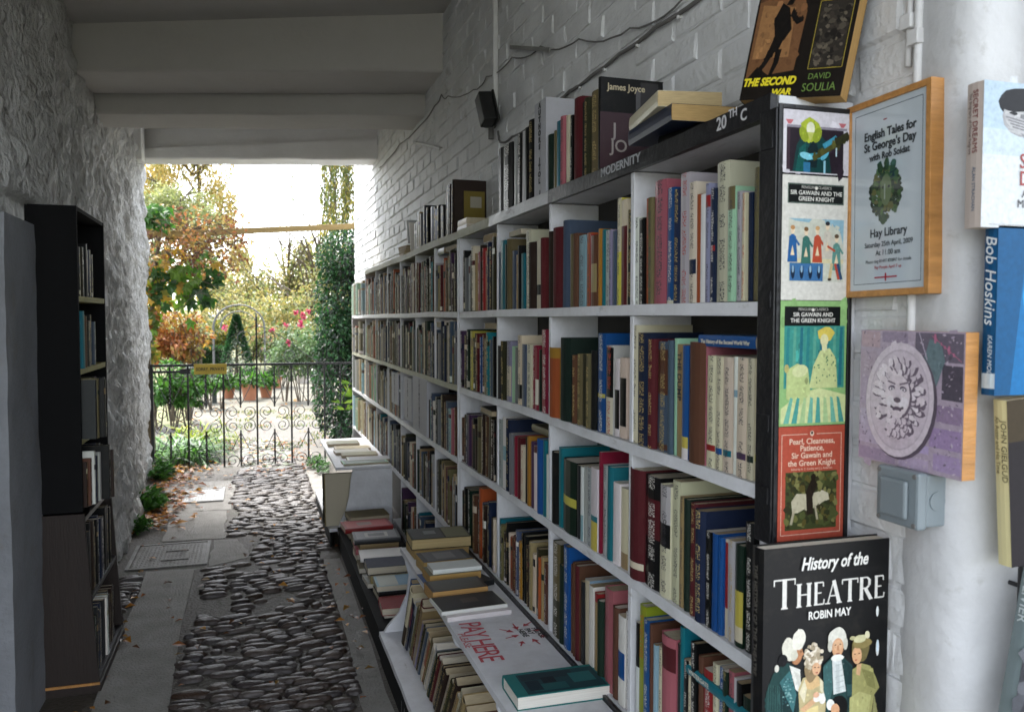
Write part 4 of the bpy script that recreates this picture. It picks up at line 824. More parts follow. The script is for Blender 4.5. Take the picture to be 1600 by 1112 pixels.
# ------------------------------------------------------------------ printed pictures
class Pic:
    # flat print on a plane: u along xd, v along yd, metres W x H
    def __init__(s, O, xd, yd, W, H): s.O, s.x, s.y = Vector(O), Vector(xd).normalized(), Vector(yd).normalized(); s.n = s.x.cross(s.y); s.W, s.H = W, H; s.b = MB(); s.L = 0; s.tex = 0; s.lift = False
    def p(s, u, v): return s.O+s.x*(u*s.W)+s.y*(v*s.H)+s.n*(.0000015*s.L+.0002)
    def poly(s, c, pts):
        s.L += 1; c = lin(c) if isinstance(c, str) else c
        s.b.cur = tuple(min(.8, x*1.35+.02) for x in c) if s.lift else c
        s.b.add([s.p(u, v) for u, v in pts], [tuple(range(len(pts)))])
        if s.tex:
            # printed tone: broken flecks of the same ink, a little lighter and darker
            c0 = s.b.cur; n = len(pts); mu, mv = sum(p[0] for p in pts)/n, sum(p[1] for p in pts)/n
            su, sv = max(p[0] for p in pts)-min(p[0] for p in pts), max(p[1] for p in pts)-min(p[1] for p in pts)
            for _ in range(int(s.tex*min(1, math.sqrt(su*sv)*4))+2):
                i = random.randrange(n); a, b_ = pts[i], pts[(i+1) % n]; r1, r2 = math.sqrt(R(0,.86)), R(0,1)
                u = mu+(a[0]-mu)*r1*(1-r2)+(b_[0]-mu)*r1*r2; v = mv+(a[1]-mv)*r1*(1-r2)+(b_[1]-mv)*r1*r2
                g = math.exp(random.gauss(0, .30-.24*min(1, max(c0)*1.3))); w_ = R(.03,.10)*min(su,sv); h_ = w_*R(.8,2.4)*s.W/s.H; q = [(u+w_*math.cos(t)*R(.6,1), v+h_*math.sin(t)*R(.6,1)) for t in (0,1.05,2.1,3.14,4.2,5.2)]
                s.L += 1; s.b.cur = tuple(x*g for x in c0); s.b.add([s.p(x, y) for x, y in q], [tuple(range(6))])
            s.b.cur = c0
    def rect(s, c, u0, v0, u1, v1): s.poly(c, [(u0,v0),(u1,v0),(u1,v1),(u0,v1)])
    def ell(s, c, u, v, ru, rv, rot=0, n=14, jag=0):
        ca, sa = math.cos(rot), math.sin(rot); q = []
        for k in range(n):
            a = 2*math.pi*k/n; j = 1+R(-jag, jag); x, y = ru*s.W*math.cos(a)*j, rv*s.H*math.sin(a)*j
            q.append((u+(x*ca-y*sa)/s.W, v+(x*sa+y*ca)/s.H))
        s.poly(c, q)
    def line(s, c, pts, w_):
        for (a, b_), (c2, d) in zip(pts, pts[1:]):
            dx, dy = (c2-a)*s.W, (d-b_)*s.H; l = math.hypot(dx, dy) or 1; nx, ny = -dy/l*w_/2/s.W, dx/l*w_/2/s.H
            s.poly(c, [(a-nx,b_-ny),(c2-nx,d-ny),(c2+nx,d+ny),(a+nx,b_+ny)])
    def border(s, c, u0, v0, u1, v1, w_): s.line(c, [(u0,v0),(u1,v0)], w_); s.line(c, [(u1,v0),(u1,v1)], w_); s.line(c, [(u1,v1),(u0,v1)], w_); s.line(c, [(u0,v1),(u0,v0)], w_)
    def text(s, parent, body, u, v, size, c, align='CENTER', sx=1, shear=0, bold=0, name='lettering', rot=0):
        xd = s.x*math.cos(rot)+s.y*math.sin(rot); yd = s.y*math.cos(rot)-s.x*math.sin(rot)
        return text(name, body, size, frame_m(s.p(u, v)+s.n*.0006, xd, yd), lin(c) if isinstance(c, str) else c, parent, align, shear, bold, sx, ex=.0001)
    def build(s, name, m, parent): s.b.T = parent.matrix_basis.inverted(); s.b.v = [tuple(s.b.T @ Vector(p)) for p in s.b.v]; return s.b.build(name, m, parent)
def serif(P, body, u, v, h, wds, c, first=1.0):
    # slab-and-hairline capitals drawn as shapes: T H E A R
    x = u
    for i, ch in enumerate(body):
        k = first if i == 0 else 1.0; H = h*k; w_ = wds[ch]*k; st = .17*w_+.006; hr = h*.055; ln = lambda a, b_, t: P.line(c, [(x+a[0]*w_, v+a[1]*H), (x+b_[0]*w_, v+b_[1]*H)], t)
        S_, h_ = st*P.W, hr*P.H
        ft = lambda a: ln((a-.16, .02), (a+.16, .02), h_)
        tp = lambda a: ln((a-.16, .98), (a+.16, .98), h_)
        if ch == 'T': ln((.5,0),(.5,1),S_); ln((-.02,.97),(1.02,.97),h_*1.2); ln((0,.97),(.0,.78),h_); ln((1.0,.97),(1.0,.78),h_); ft(.5)
        if ch == 'H': ln((.2,0),(.2,1),S_); ln((.8,0),(.8,1),S_); ln((.2,.52),(.8,.52),h_); [ft(a) or tp(a) for a in (.2,.8)]
        if ch == 'E': ln((.25,0),(.25,1),S_); ln((.1,.03),(.9,.03),h_*1.1); ln((.1,.97),(.85,.97),h_*1.1); ln((.25,.52),(.7,.52),h_); ln((.9,.03),(.93,.24),h_); ln((.84,.97),(.86,.78),h_)
        if ch == 'A': ln((.5,1),(.86,0),S_); ln((.5,1),(.14,0),h_); ln((.26,.34),(.74,.34),h_); ft(.14); ft(.86)
        if ch == 'R': ln((.22,0),(.22,1),S_); ln((.1,.97),(.6,.97),h_); ln((.22,.50),(.6,.50),h_); ln((.6,.97),(.76,.86),h_*1.6); ln((.76,.88),(.76,.62),S_*.8); ln((.76,.62),(.58,.50),h_*1.6); ln((.48,.50),(.88,.0),S_); ft(.22); ln((.8,.02),(1.0,.02),h_)
        x += w_*1.04
# strip of pasted book covers on the end post
st = empty('cover_strip', (.955, 1.247, ZT-.75)); YS = 1.2465
zpx = lambda y: onY(1272, y, YS).z
b = MB(); b.T = st.matrix_basis.inverted(); b.box((.880,YS+.0005,zpx(842)),(1.032,1.2495,zpx(172))); b.build('backing', M_BLACKM, st)
b = MB(); b.T = st.matrix_basis.inverted()
for q in (((.8765,YS-.002,zpx(848)),(.884,1.2497,zpx(166))),((1.0275,YS-.002,zpx(848)),(1.0355,1.2497,zpx(166))),((.8842,YS-.0015,zpx(848)),(1.0273,1.2497,zpx(842))),((.8842,YS-.0015,zpx(173)),(1.0273,1.2497,zpx(166)))): b.box(*q)
b.build('frame', M_BLACKW, st, bevel=.0012)
def strip_pic(y0, y1): z0, z1 = zpx(y1), zpx(y0); return Pic((.886,YS,z0), (1,0,0), (0,0,1), .140, z1-z0)
P = strip_pic(174, 272); P.tex = 14                                          # stage photograph of a guitarist
P.rect('cfcbd2',0,0,1,1); P.rect('241a24',.10,.02,.90,.72); P.rect('8a8490',.05,.72,.95,.76); P.rect('3a2a34',.05,.05,.10,.72); P.rect('d8d4da',.0,.0,.05,.7)
P.poly('bd6a72',[(.03,.84),(.15,.84),(.11,.77),(.07,.77)]); P.poly('bd6a72',[(.82,.84),(.94,.84),(.90,.77),(.86,.77)])
P.poly('0f3a3a',[(.14,.02),(.20,.45),(.30,.66),(.52,.68),(.66,.48),(.72,.02)]); P.poly('12544f',[(.18,.02),(.24,.4),(.34,.5),(.30,.02)]); P.poly('0a2024',[(.36,.4),(.46,.56),(.52,.4),(.5,.1),(.38,.1)])
P.ell('a6b437',.40,.70,.15,.20,.1,12,.15); P.ell('8c9c2c',.30,.62,.06,.13,.4); P.ell('8c9c2c',.50,.62,.06,.13,-.4); P.ell('dfe0c4',.40,.72,.062,.105); P.poly('b7bf62',[(.35,.66),(.45,.66),(.40,.50)])
P.line('3f8fa8',[(.60,.44),(.70,.52),(.80,.60)],.011); P.line('39a0b4',[(.34,.26),(.56,.30)],.011); P.ell('7fc6d6',.34,.28,.10,.055,-.2); P.ell('5cb0c8',.62,.32,.09,.05,.9)
P.line('4a4a22',[(.44,.24),(.98,.64)],.009); P.line('2d2d16',[(.78,.52),(.98,.66)],.014); P.rect('2f6f96',.30,.02,.40,.18); P.rect('8fc3d4',.60,.02,.63,.22); P.rect('bfd6e0',.78,.30,.80,.44)
P.build('pasted_photograph', M_PAINT, st)
P = strip_pic(275, 469)                                          # white cover, manuscript picture
P.rect('d6d4cc',0,0,1,1); P.rect('101414',.08,.775,.92,.935); P.border('7f9a8c',.09,.782,.91,.928,.0006)
P.tex = 14; P.rect('c7c9bb',.10,.15,.93,.655); P.rect('d9cfa8',.10,.30,.93,.335)
P.poly('8fb4c4',[(.10,.655),(.45,.655),(.40,.625),(.2,.635)]); P.poly('8fb4c4',[(.58,.655),(.93,.655),(.92,.45),(.86,.60),(.7,.63)])
P.rect('3f6fa0',.12,.155,.62,.30)
for k in range(4): P.ell('17283f',.17+.13*k,.225,.030,.055); P.ell('8fb0c8',.17+.13*k,.25,.016,.03)
for (u, v, cc, hc) in ((.16,.46,'2a5f98','b98a5a'),(.36,.45,'3c6f66','7a5a3a'),(.53,.46,'b85038','c9a070'),(.68,.50,'c9c2b4','2a2a30'),(.82,.40,'5f8f86','5c4a38')):
    P.poly(cc,[(u-.075,v-.155),(u-.05,v+.05),(u,v+.075),(u+.05,v+.05),(u+.075,v-.155)]); P.poly('e2cfae',[(u-.03,v-.10),(u,v-.02),(u+.03,v-.10)]); P.ell('e6d2b4',u,v+.10,.030,.032); P.ell(hc,u,v+.122,.034,.018); P.line(cc,[(u+.04,v+.03),(u+.10,v-.02)],.004)
P.line('b85038',[(.68,.44),(.80,.40)],.004); P.line('2e4a6a',[(.84,.30),(.90,.17)],.006); P.line('b04a3a',[(.80,.30),(.86,.17)],.005); P.line('c8b48a',[(.75,.30),(.72,.17)],.006); P.ell('3a2c22',.72,.17,.03,.012)
P.tex = 0; P.text(st,'PENGUIN   CLASSICS',.5,.895,.0068,'b8b6ae'); P.ell('e8e4da',.5,.902,.022,.014)
P.text(st,'SIR GAWAIN AND THE',.5,.845,.0105,'e6e4dc',bold=.0001); P.text(st,'GREEN KNIGHT',.5,.797,.0105,'e6e4dc',bold=.0001); P.build('pasted_cover', M_PAINT, st)
P = strip_pic(470, 664)                                          # green cover, seated lady
P.tex = 40; P.rect('8fb878',0,0,1,1); P.rect('3f8f84',.06,.30,.97,.80); P.tex = 0; P.rect('101414',.06,.80,.90,.955); P.tex = 22
for k in range(9): P.poly(['2f7f80','5aa08c','2a6f7c'][k % 3],[(.08+k*.1,.32),(.13+k*.1,.32),(.14+k*.1,.79),(.10+k*.1,.79)])
P.poly('c5cf92',[(.44,.30),(.50,.48),(.60,.60),(.74,.62),(.84,.54),(.87,.30)]); P.ell('d6c25a',.68,.735,.125,.060,.1,12,.12); P.ell('dcd8a6',.66,.685,.062,.050); P.poly('d8d8a8',[(.62,.66),(.70,.66),(.70,.60),(.63,.60)])
P.poly('cdd79c',[(.02,.14),(.30,.26),(.60,.30),(1.0,.24),(1.0,.02),(.02,.02)]); P.poly('b9c888',[(.10,.45),(.26,.50),(.42,.46),(.46,.26),(.30,.16),(.10,.22)]); P.ell('cfd6a0',.30,.44,.12,.05,.2); P.ell('b8b070',.10,.46,.035,.035)
for k in range(8): P.poly(['6fb09c','4d9a90','a9c690'][k % 3],[(.06+k*.12,.02),(.14+k*.12,.02),(.20+k*.10,.22),(.16+k*.10,.23)])
for k in range(26): u, v = R(.50,.84), R(.34,.58); P.ell('4a7a58',u,v,.009,.007)
P.tex = 0; P.text(st,'PENGUIN   CLASSICS',.48,.922,.0068,'b8b6ae'); P.ell('e8e4da',.48,.928,.022,.013)
P.text(st,'SIR GAWAIN AND',.48,.875,.0102,'e6e4dc',bold=.0001); P.text(st,'THE GREEN KNIGHT',.48,.828,.0102,'e6e4dc',bold=.0001); P.build('pasted_cover', M_PAINT, st)
P = strip_pic(665, 841)                                          # red cover, horse in a wood
P.rect('b2523f',0,0,1,1); P.border('e2c9b4',.05,.05,.95,.93,.0010); P.ell('b2523f',.5,.93,.07,.04); P.ell('e2c9b4',.5,.935,.030,.024); P.ell('3a2a26',.5,.94,.016,.014)
P.rect('3f4526',.11,.09,.89,.60)
for k in range(150): P.ell(random.choice(['4f5630','2f341e','6a6a3c','585028','7c7a4a','33301c']),R(.13,.87),R(.11,.58),R(.02,.06),R(.015,.04),R(0,3),6,.3)
P.tex = 18; P.poly('b9b298',[(.22,.24),(.20,.34),(.28,.41),(.48,.40),(.62,.42),(.66,.38),(.60,.30),(.46,.24),(.40,.27),(.30,.24)]); P.poly('c4bda4',[(.58,.38),(.66,.43),(.76,.40),(.78,.34),(.70,.33),(.62,.30)]); P.line('a8a088',[(.25,.28),(.20,.14)],.005); P.line('a8a088',[(.56,.30),(.60,.17)],.004)
P.poly('241c14',[(.44,.22),(.42,.42),(.52,.56),(.60,.48),(.52,.38),(.54,.22)]); P.ell('241c14',.53,.55,.04,.03)
P.tex = 0
for v, s_ in ((.845,'Pearl, Cleanness,'),(.785,'Patience,'),(.722,'Sir Gawain and'),(.655,'the Green Knight')): P.text(st,s_,.5,v,.0145,'e8c8b0',bold=.0002,sx=.98)
P.text(st,'Edited by A. C. Cawley and J. J. Anderson',.5,.618,.0052,'e0bca4'); P.build('pasted_cover', M_PAINT, st)
tag(st, 'tall black framed strip of four pasted book covers on the bookcase end post', 'poster')

# big picture book with the four actors
TB = add_book(shelfM(.792, 1.166, -.7145, .0), .032, .338, .252, 'k', 'j'); TB.update(force=True)
b, p = MB(), MB(); TB['col'] = (.0035,.0035,.004); shape_book(TB, b, p); th = b.build('picture_book', M_GLOSS, M=TB['M']); p.build('page_block', M_PAGES, th)
tag(th, 'large black picture book History of the Theatre with four costumed actors on its cover', 'book', 'display books by the passage mouth')
P = Pic((.798, 1.1497, -.7125), (1,0,0), (0,0,1), .246, .334)
def c4(cx_, cy_):                                               # close-up pixels -> cover fractions
    u = (cx_-80)/800; top = 116-.052*(cx_-80); return (u, 1-(cy_-top)/(1075+.03*(cx_-80)))
def cp(c, pts): P.poly(c, [c4(*q) for q in pts])
def ce_(c, x, y, rx, ry, rot=0, n=16, jag=0): u, v = c4(x, y); P.ell(c, u, v, rx/800, ry/1085, rot, n, jag)
serif(P, 'THEATRE', .062, .700, .118, {'T':.128,'H':.132,'E':.098,'A':.132,'R':.122}, 'dcdad4', 1.28)
P.tex = 26
# man in striped coat, back turned
cp('24413f',[(85,1010),(88,880),(130,780),(205,720),(262,748),(300,850),(306,1160),(80,1160)]); cp('1a3031',[(170,840),(240,770),(300,900),(290,1100),(200,1160)])
for k in range(7): P.line('3c5f5c',[c4(104+k*14,830+k*4),c4(96+k*17,1150)],.0007)
cp('3c6a6c',[(172,830),(236,770),(280,905),(262,1010)]); 
for k in range(40): ce_(random.choice(['6b9392','2b4c50','83a6a2']),R(195,270),R(800,960),6,5,0,5)
cp('d9d8cf',[(232,742),(300,770),(312,905),(275,880)]); cp('c6c4ba',[(262,775),(302,800),(300,885)])
cp('2c4a4c',[(86,960),(170,1005),(250,1075),(215,1110),(100,1050)]); ce_('e3e1d8',222,1052,30,40,.5); ce_('c99a72',240,1085,26,34,.3); P.line('b8875f',[c4(243,1100),c4(236,1140)],.004); P.line('b8875f',[c4(254,1096),c4(252,1136)],.004)
ce_('b07c58',280,690,34,52,-.2); cp('b9855f',[(306,660),(325,688),(306,698)]); ce_('d8d4c4',230,655,46,66,.25,16,.08); ce_('e2ded0',290,605,42,58,-.25,16,.06); ce_('c9c5b4',262,690,24,30,0,10,.1); ce_('1a1a1c',190,712,30,34); ce_('cfccc0',152,752,14,20); ce_('2a2018',303,672,5,4)
# lady with curls
cp('b9ab80',[(290,880),(318,820),(400,800),(450,850),(470,980),(460,1160),(270,1160),(300,1000)]); cp('d9c78f',[(330,1000),(420,980),(440,1160),(330,1160)]); cp('cfae7e',[(322,840),(352,812),(420,818),(430,870),(380,890),(335,880)])
cp('d8cfb0',[(296,900),(330,826),(345,880),(330,960)]); cp('d8cfb0',[(430,830),(455,860),(462,930),(430,900)])
ce_('c99c78',398,765,36,48,.15); ce_('8f7a5a',372,770,44,74,0,14,.12)
for k in range(70):
    a = R(0,6.28); rr = R(.2,1); ce_(random.choice(['d8cdb8','bdb098','e6dccb','a3957c']),380+math.cos(a)*66*rr,705+math.sin(a)*72*rr,R(9,15),R(9,15),R(0,3),7,.2)
ce_('d4a883',402,775,27,36,.1); ce_('3a2a20',394,766,6,3); ce_('3a2a20',416,768,6,3); ce_('a85a4c',406,796,8,4)
cp('cfa780',[(300,990),(330,1010),(420,950),(410,920)]); ce_('e4e0d6',415,935,30,24,.4); ce_('e8e4da',446,945,22,30); ce_('d7a98a',405,920,20,16)
# gentleman in white wig
cp('23403f',[(446,760),(500,720),(580,725),(640,780),(660,900),(640,1000),(600,1160),(470,1160),(470,960)]); cp('1b3334',[(580,735),(640,790),(660,900),(612,1010)]); cp('cdd2cf',[(505,735),(565,735),(600,920),(518,930)]); cp('b7bdbb',[(530,760),(552,760),(560,920),(536,920)])
for k in range(5): P.line('9aa3a2',[c4(522+k*3,770+k*32),c4(584,762+k*32)],.0008)
cp('3b5f5e',[(446,770),(500,728),(512,900),(480,1000),(452,900)]); cp('c9cfca',[(500,1085),(600,1080),(606,1160),(500,1160)])
ce_('d9d7cb',537,620,62,66,0,18,.05); ce_('c3c0b2',490,655,16,34); ce_('c3c0b2',590,650,16,34); ce_('cf9f7a',540,668,38,54); ce_('d8ad88',540,655,30,30); ce_('4a3226',524,652,7,3); ce_('4a3226',556,650,7,3); cp('bd8a66',[(536,655),(546,655),(550,684),(532,684)]); ce_('8a4a3c',541,702,13,4); ce_('e4e4dc',538,725,42,20,0,12,.1)
ce_('0c0c0d',552,1010,62,72); ce_('dfe0d8',498,985,26,32,.3); ce_('d0a07a',530,1015,28,34,.3); P.line('c08d68',[c4(540,1028),c4(556,1056)],.005); P.line('c08d68',[c4(528,1034),c4(540,1062)],.005)
cp('2c4a4a',[(600,880),(680,890),(690,930),(610,950)]); ce_('e2e0d6',688,905,22,26); ce_('cf9f7a',706,878,24,16,.6)
# lady in shawl and flowered hat
cp('96935e',[(640,800),(700,770),(760,790),(800,860),(825,920),(790,960),(760,1160),(620,1160),(640,960)]); cp('aaa870',[(625,960),(690,930),(770,960),(740,1160),(625,1160)]); cp('7e7c4c',[(700,800),(780,830),(800,930),(740,900)]); cp('8a875a',[(790,960),(840,1160),(770,1160)])
ce_('6f6540',690,690,60,78,0,16,.1); ce_('d4a57c',668,722,32,50,.1); ce_('4a3220',655,714,6,3); ce_('4a3220',682,712,6,3); ce_('b05a48',662,748,9,4); ce_('8a7c4e',705,655,66,30,0,14,.1); ce_('c9c59c',688,628,44,22,.1,14,.12); ce_('d8d3b0',735,610,16,22,.2); ce_('b3ae84',636,622,18,12); cp('c8a078',[(668,775),(700,770),(690,840),(665,830)])
ce_('d9dcd8',806,690,11,46); ce_('c2d8e6',806,680,6,36); ce_('dfe3e0',800,480,9,30)
P.tex = 0; P.build('cover_picture', M_PAINT, th)
P.text(th,'History of the',.535,.888,.030,'e4e2dc',sx=.78,shear=.28,bold=.0007)
P.text(th,'ROBIN MAY',.50,.635,.019,'e4e2dc',sx=.84,bold=.0004)
text('spine_title', 'THE HISTORY OF THE THEATRE', .013, TB['M'] @ frame_m((-.0025, .005, .31), (0,0,-1), (0,-1,0)), (.12,.11,.09), th)

# thriller on top of the end post
bd = Vector((.088,-.138,0)).normalized(); nn = Vector((bd.y, -bd.x, 0)); nn = -nn if nn.y > 0 else nn; up = (Vector((0,0,1))+bd*.13-nn*.16).normalized()
dep = (bd-up*bd.dot(up)).normalized(); thk = up.cross(dep)        # spine at the far side, front cover towards the passage
o0 = Vector((.886, 1.372, ZT+.045)); m = Matrix((dep, thk, up)).transposed().to_4x4(); m.translation = o0
b, p = MB(), MB(); SB = add_book(m, .034, .255, .188, 'k', 'p', pages=(.50,.30,.10)); SB['col'] = (.006,.005,.004); shape_book(SB, b, p)
sb_ = b.build('book', M_GLOSS, M=m); p.build('page_block', M_PAGES, sb_)
tag(sb_, 'black thriller with running silhouette and yellow lettering propped on the end post', 'book', 'display books by the passage mouth')
P = Pic(m @ Vector((0,-.0172,0)), dep, up, .188, .255)
P.tex = 40; P.rect('17120e',0,0,1,1); P.poly('6b4a30',[(.02,.16),(.50,.20),(.52,.62),(.40,.90),(.02,.94)]); P.poly('8a6440',[(.05,.3),(.42,.3),(.40,.66),(.06,.7)]); P.poly('4a3322',[(.02,.72),(.40,.80),(.36,.94),(.02,.94)]); P.poly('14100c',[(.02,.14),(.12,.24),(.2,.20),(.3,.15)])
for pts in ([(.26,.70),(.34,.66),(.40,.50),(.34,.42),(.24,.46),(.20,.58)],[(.24,.46),(.34,.44),(.30,.34),(.20,.34)],[(.20,.36),(.27,.34),(.20,.24),(.12,.16),(.10,.19),(.17,.26)],[(.28,.36),(.34,.36),(.33,.26),(.28,.16),(.25,.17),(.28,.27)],[(.36,.60),(.44,.53),(.50,.55),(.50,.58),(.44,.58),(.38,.66)],[(.30,.68),(.36,.68),(.40,.74),(.35,.78)]): P.poly('100d0b',pts)
P.ell('100d0b',.385,.765,.040,.042); P.tex = 0; P.border('9a8a3a',.64,.20,.96,.68,.0012); P.rect('2b2722',.65,.208,.95,.672)
for k in range(90): P.ell(random.choice(['4a443a','1c1916','5e564a','36302a']),R(.67,.93),R(.23,.65),R(.01,.035),R(.008,.03),R(0,3),6,.3)
P.text(sb_,'HAROLD',.74,.83,.026,'a58a34',sx=.85,bold=.0003); P.text(sb_,'KING',.70,.73,.034,'a58a34',sx=.9,bold=.0004)
P.text(sb_,'THE SECOND',.01,.10,.020,'d8c81c',align='LEFT',sx=.82,shear=.2,bold=.0009); P.text(sb_,'WAR',.32,.025,.016,'d8c81c',align='LEFT',bold=.0007,shear=.2); P.text(sb_,'DAVID',.66,.125,.015,'5f7a34',align='LEFT',sx=.9); P.text(sb_,'SOULIA',.62,.04,.021,'5f7a34',align='LEFT',sx=.85)
P.build('cover_picture', M_PAINT, sb_)

# framed notice on the brick wall
fr = empty('framed_notice', (1.05, 1.165, .215)); fT = frame_m((1.0285, 1.240, .050), (-.012,-1,.012), (0,0,1)); FW, FH = .176, .318
fr.matrix_basis = fT
b = MB(); fw = .011
b.box((-fw,-fw,-.027),(0,FH+fw,.005)); b.box((FW,-fw,-.027),(FW+fw,FH+fw,.005)); b.box((0,-fw,-.027),(FW,0,.005)); b.box((0,FH,-.027),(FW,FH+fw,.005)); b.build('frame', M_PINE, fr, bevel=.001)
P = Pic(fT @ Vector((0,0,.001)), fT.col[0].to_3d(), fT.col[1].to_3d(), FW, FH)
P.rect('b4bcc2',0,0,1,1); P.border('3a4248',.055,.035,.945,.965,.0012)
for k in range(230):
    a = R(0,6.28); q = math.sqrt(R(0,1)); u, v = .48+math.cos(a)*.205*q, .515+math.sin(a)*.135*q
    P.ell(random.choice(['2c3f2a','3a5230','22331f','4a6038','5a5a34','1d2c20']),u,v,R(.02,.042),R(.010,.02),a+R(-.7,.7),7,.25)
for (u, v, a) in ((.41,.655,1.9),(.50,.665,1.5),(.58,.65,1.2),(.46,.375,4.6)): P.ell('2c4228',u,v,.06,.022,a,9,.2)
P.ell('5d6b4c',.49,.53,.075,.085); P.ell('1c2a1c',.45,.545,.016,.008); P.ell('1c2a1c',.53,.545,.016,.008); P.rect('8a9486',.468,.48,.482,.56)
P.ell('8a2a2a',.47,.905,.03,.004); P.rect('a02830',.35,.062,.65,.070); P.rect('a02830',.49,.045,.51,.088)
P.build('notice_print', M_POSTER, fr)
for s_, v, z, c, sx, bo in (('English Tales for',.815,.0235,'23282c',.92,.0006),("St George's Day",.755,.0235,'23282c',.92,.0006),('with Rob Soldat',.700,.0185,'23282c',.92,.0005),('Hay Library',.285,.0235,'23282c',.92,.0003),('Saturday 25th April, 2009',.232,.0140,'2c3236',.92,.0001),('At 11.00 am',.185,.0150,'2c3236',.92,.0001),('Please ring 01497 820847 for details',.145,.0094,'3a4044',.92,0),('Pay People April 7 up',.112,.0090,'a02830',.95,0)):
    P.text(fr, s_, .53, v, z*.86, c, sx=sx*.98, bold=bo)
b = MB(); b.T = None; b.box((0,0,.0032),(FW,FH,.0042)); gl = mat('notice_glass',(1,1,1),.04,0); gl.node_tree.nodes['Principled BSDF'].inputs['Transmission Weight'].default_value = 1; gl.node_tree.nodes['Principled BSDF'].inputs['IOR'].default_value = 1.25
tag(fr, 'pine framed notice headed English Tales hanging on the white brick wall', 'framed notice')

# photograph of a lion plaque on board
LT = frame_m((1.022, 1.205, -.243), (-.010,-1,-.006), (.0,-0.035,1)); lp = empty('photo_board', M=LT); W_, H_ = .226, .225
b = MB(); b.box((0,0,-.026),(W_,H_,-.0006)); b.build('board', M_PINE, lp, bevel=.0008)
P = Pic(LT @ Vector((0,0,-.0004)), LT.col[0].to_3d(), LT.col[1].to_3d(), W_, H_)
P.tex = 10; P.rect('b3a3b4',0,0,1,1)
P.lift = True
for (u0,v0,u1,v1,c) in ((.0,.86,.22,1,'a08a92'),(.22,.9,.5,1,'86788a'),(0,.68,.20,.85,'9a8a98'),(0,.42,.14,.66,'97889c'),(0,.12,.24,.40,'a094a8'),(0,0,.4,.11,'8c7c92'),(.42,0,.72,.10,'a090a8'),(.74,.02,1,.16,'927fa0'),(.70,.18,1,.34,'8a7598'),(.76,.36,1,.50,'7f6c86'),(.55,.78,1,1,'5d5462'),(.80,.52,1,.78,'433c48'),(.6,.12,.72,.2,'9c8cae')): P.poly(c,[(u0+.01,v0+.012),(u1-.01,v0+.008),(u1-.012,v1-.012),(u0+.012,v1-.010)])
for k in range(260): P.ell(random.choice(['9d90a2','7c6e80','a79aa8','6c6070','b0a2ae']),R(.01,.99),R(.01,.99),R(.006,.018),R(.003,.010),R(0,3),5,.3)
P.poly('5a6a70',[(.62,.72),(.70,.95),(.80,.92),(.84,.80),(.76,.60),(.70,.58)]); P.line('a0607a',[(.72,.97),(.98,.80)],.0012); P.line('9a90a0',[(.60,.99),(.68,.80)],.002)
P.ell('4e4350',.435,.475,.345,.425,-.12,30); P.ell('b8acb6',.415,.49,.335,.425,-.12,30); P.ell('a598a4',.415,.49,.295,.375,-.12,30); P.ell('b2a5b0',.415,.49,.285,.362,-.12,30)
for ring, n_, rr, sz in ((0,26,1.0,.05),(1,22,.8,.05),(2,18,.62,.045)):
    for k in range(n_):
        a = 2*math.pi*k/n_+ring*.2+R(-.1,.1); u, v = .41+math.cos(a)*.215*rr, .52+math.sin(a)*.255*rr
        P.ell('5f5260',u+.014,v-.012,sz,sz*.55,a+R(-.4,.4),8,.2); P.ell(random.choice(['c2b6be','b4a8b2','cabec6']),u,v,sz*.92,sz*.5,a+R(-.4,.4),8,.2)
P.ell('5f5260',.425,.515,.130,.165); P.ell('c4b8c0',.41,.525,.125,.160); P.ell('beb1ba',.41,.60,.11,.07)
for s_ in (-1,1): P.ell('56495a',.41+s_*.058,.575,.034,.020,-s_*.25); P.ell('cbbfc8',.41+s_*.058,.568,.022,.012); P.ell('4a3e4c',.41+s_*.056,.568,.008,.009); P.line('6a5c6a',[(.41+s_*.02,.605),(.41+s_*.10,.625)],.003); P.ell('ccc0c8',.41+s_*.062,.475,.050,.042)
P.poly('b9acb6',[(.385,.58),(.435,.58),(.455,.495),(.365,.495)]); P.ell('594c58',.41,.490,.036,.020); P.line('4e424e',[(.345,.440),(.38,.425),(.41,.436),(.44,.425),(.475,.440)],.004); P.ell('57495a',.41,.418,.045,.014); P.ell('c2b6be',.41,.385,.055,.030)
for k in range(26): u, v = .41+R(-.10,.10), .30+R(-.07,.05); P.ell('6a5c6a',u+.008,v-.008,.022,.03,R(-.6,.6),7,.2); P.ell('bdb0ba',u,v,.020,.028,R(-.6,.6),7,.2)
P.tex = 0; P.build('photo_print', M_PAINT, lp)
tag(lp, 'mauve photograph of an oval stone lion mask on an orange-edged board', 'picture')
# grey weatherproof switch
sw = empty('switch_box', (1.045, 1.08, -.29)); I_ = sw.matrix_basis.inverted()
b = MB(); b.T = I_; b.box((1.012,1.038,-.330),(1.052,1.122,-.245)); b.build('box', M_PLASTIC, sw, bevel=.004)
b = MB(); b.T = I_; b.box((.992,1.034,-.333),(1.0115,1.126,-.241)); b.build('cover_plate', M_PLASTIC, sw, bevel=.005)
b = MB(); b.T = I_; b.box((.983,1.052,-.319),(.9915,1.110,-.257)); b.build('rocker', M_PLASTIC, sw, bevel=.007)
for y in (1.042,1.118):
    for z in (-.326,-.248): b = MB(); b.T = I_ ; b.tube([(.9905,y,z),(.9925,y,z)],.004,10); b.build('screw', M_CABLE, sw)
b = MB(); b.T = I_; b.tube([(1.033,1.0360,-.288),(1.033,1.0385,-.288)],.015,20); b.build('knockout', M_PLASTIC, sw)
tag(sw, 'grey weatherproof light switch on the white wall below the lion picture', 'switch')

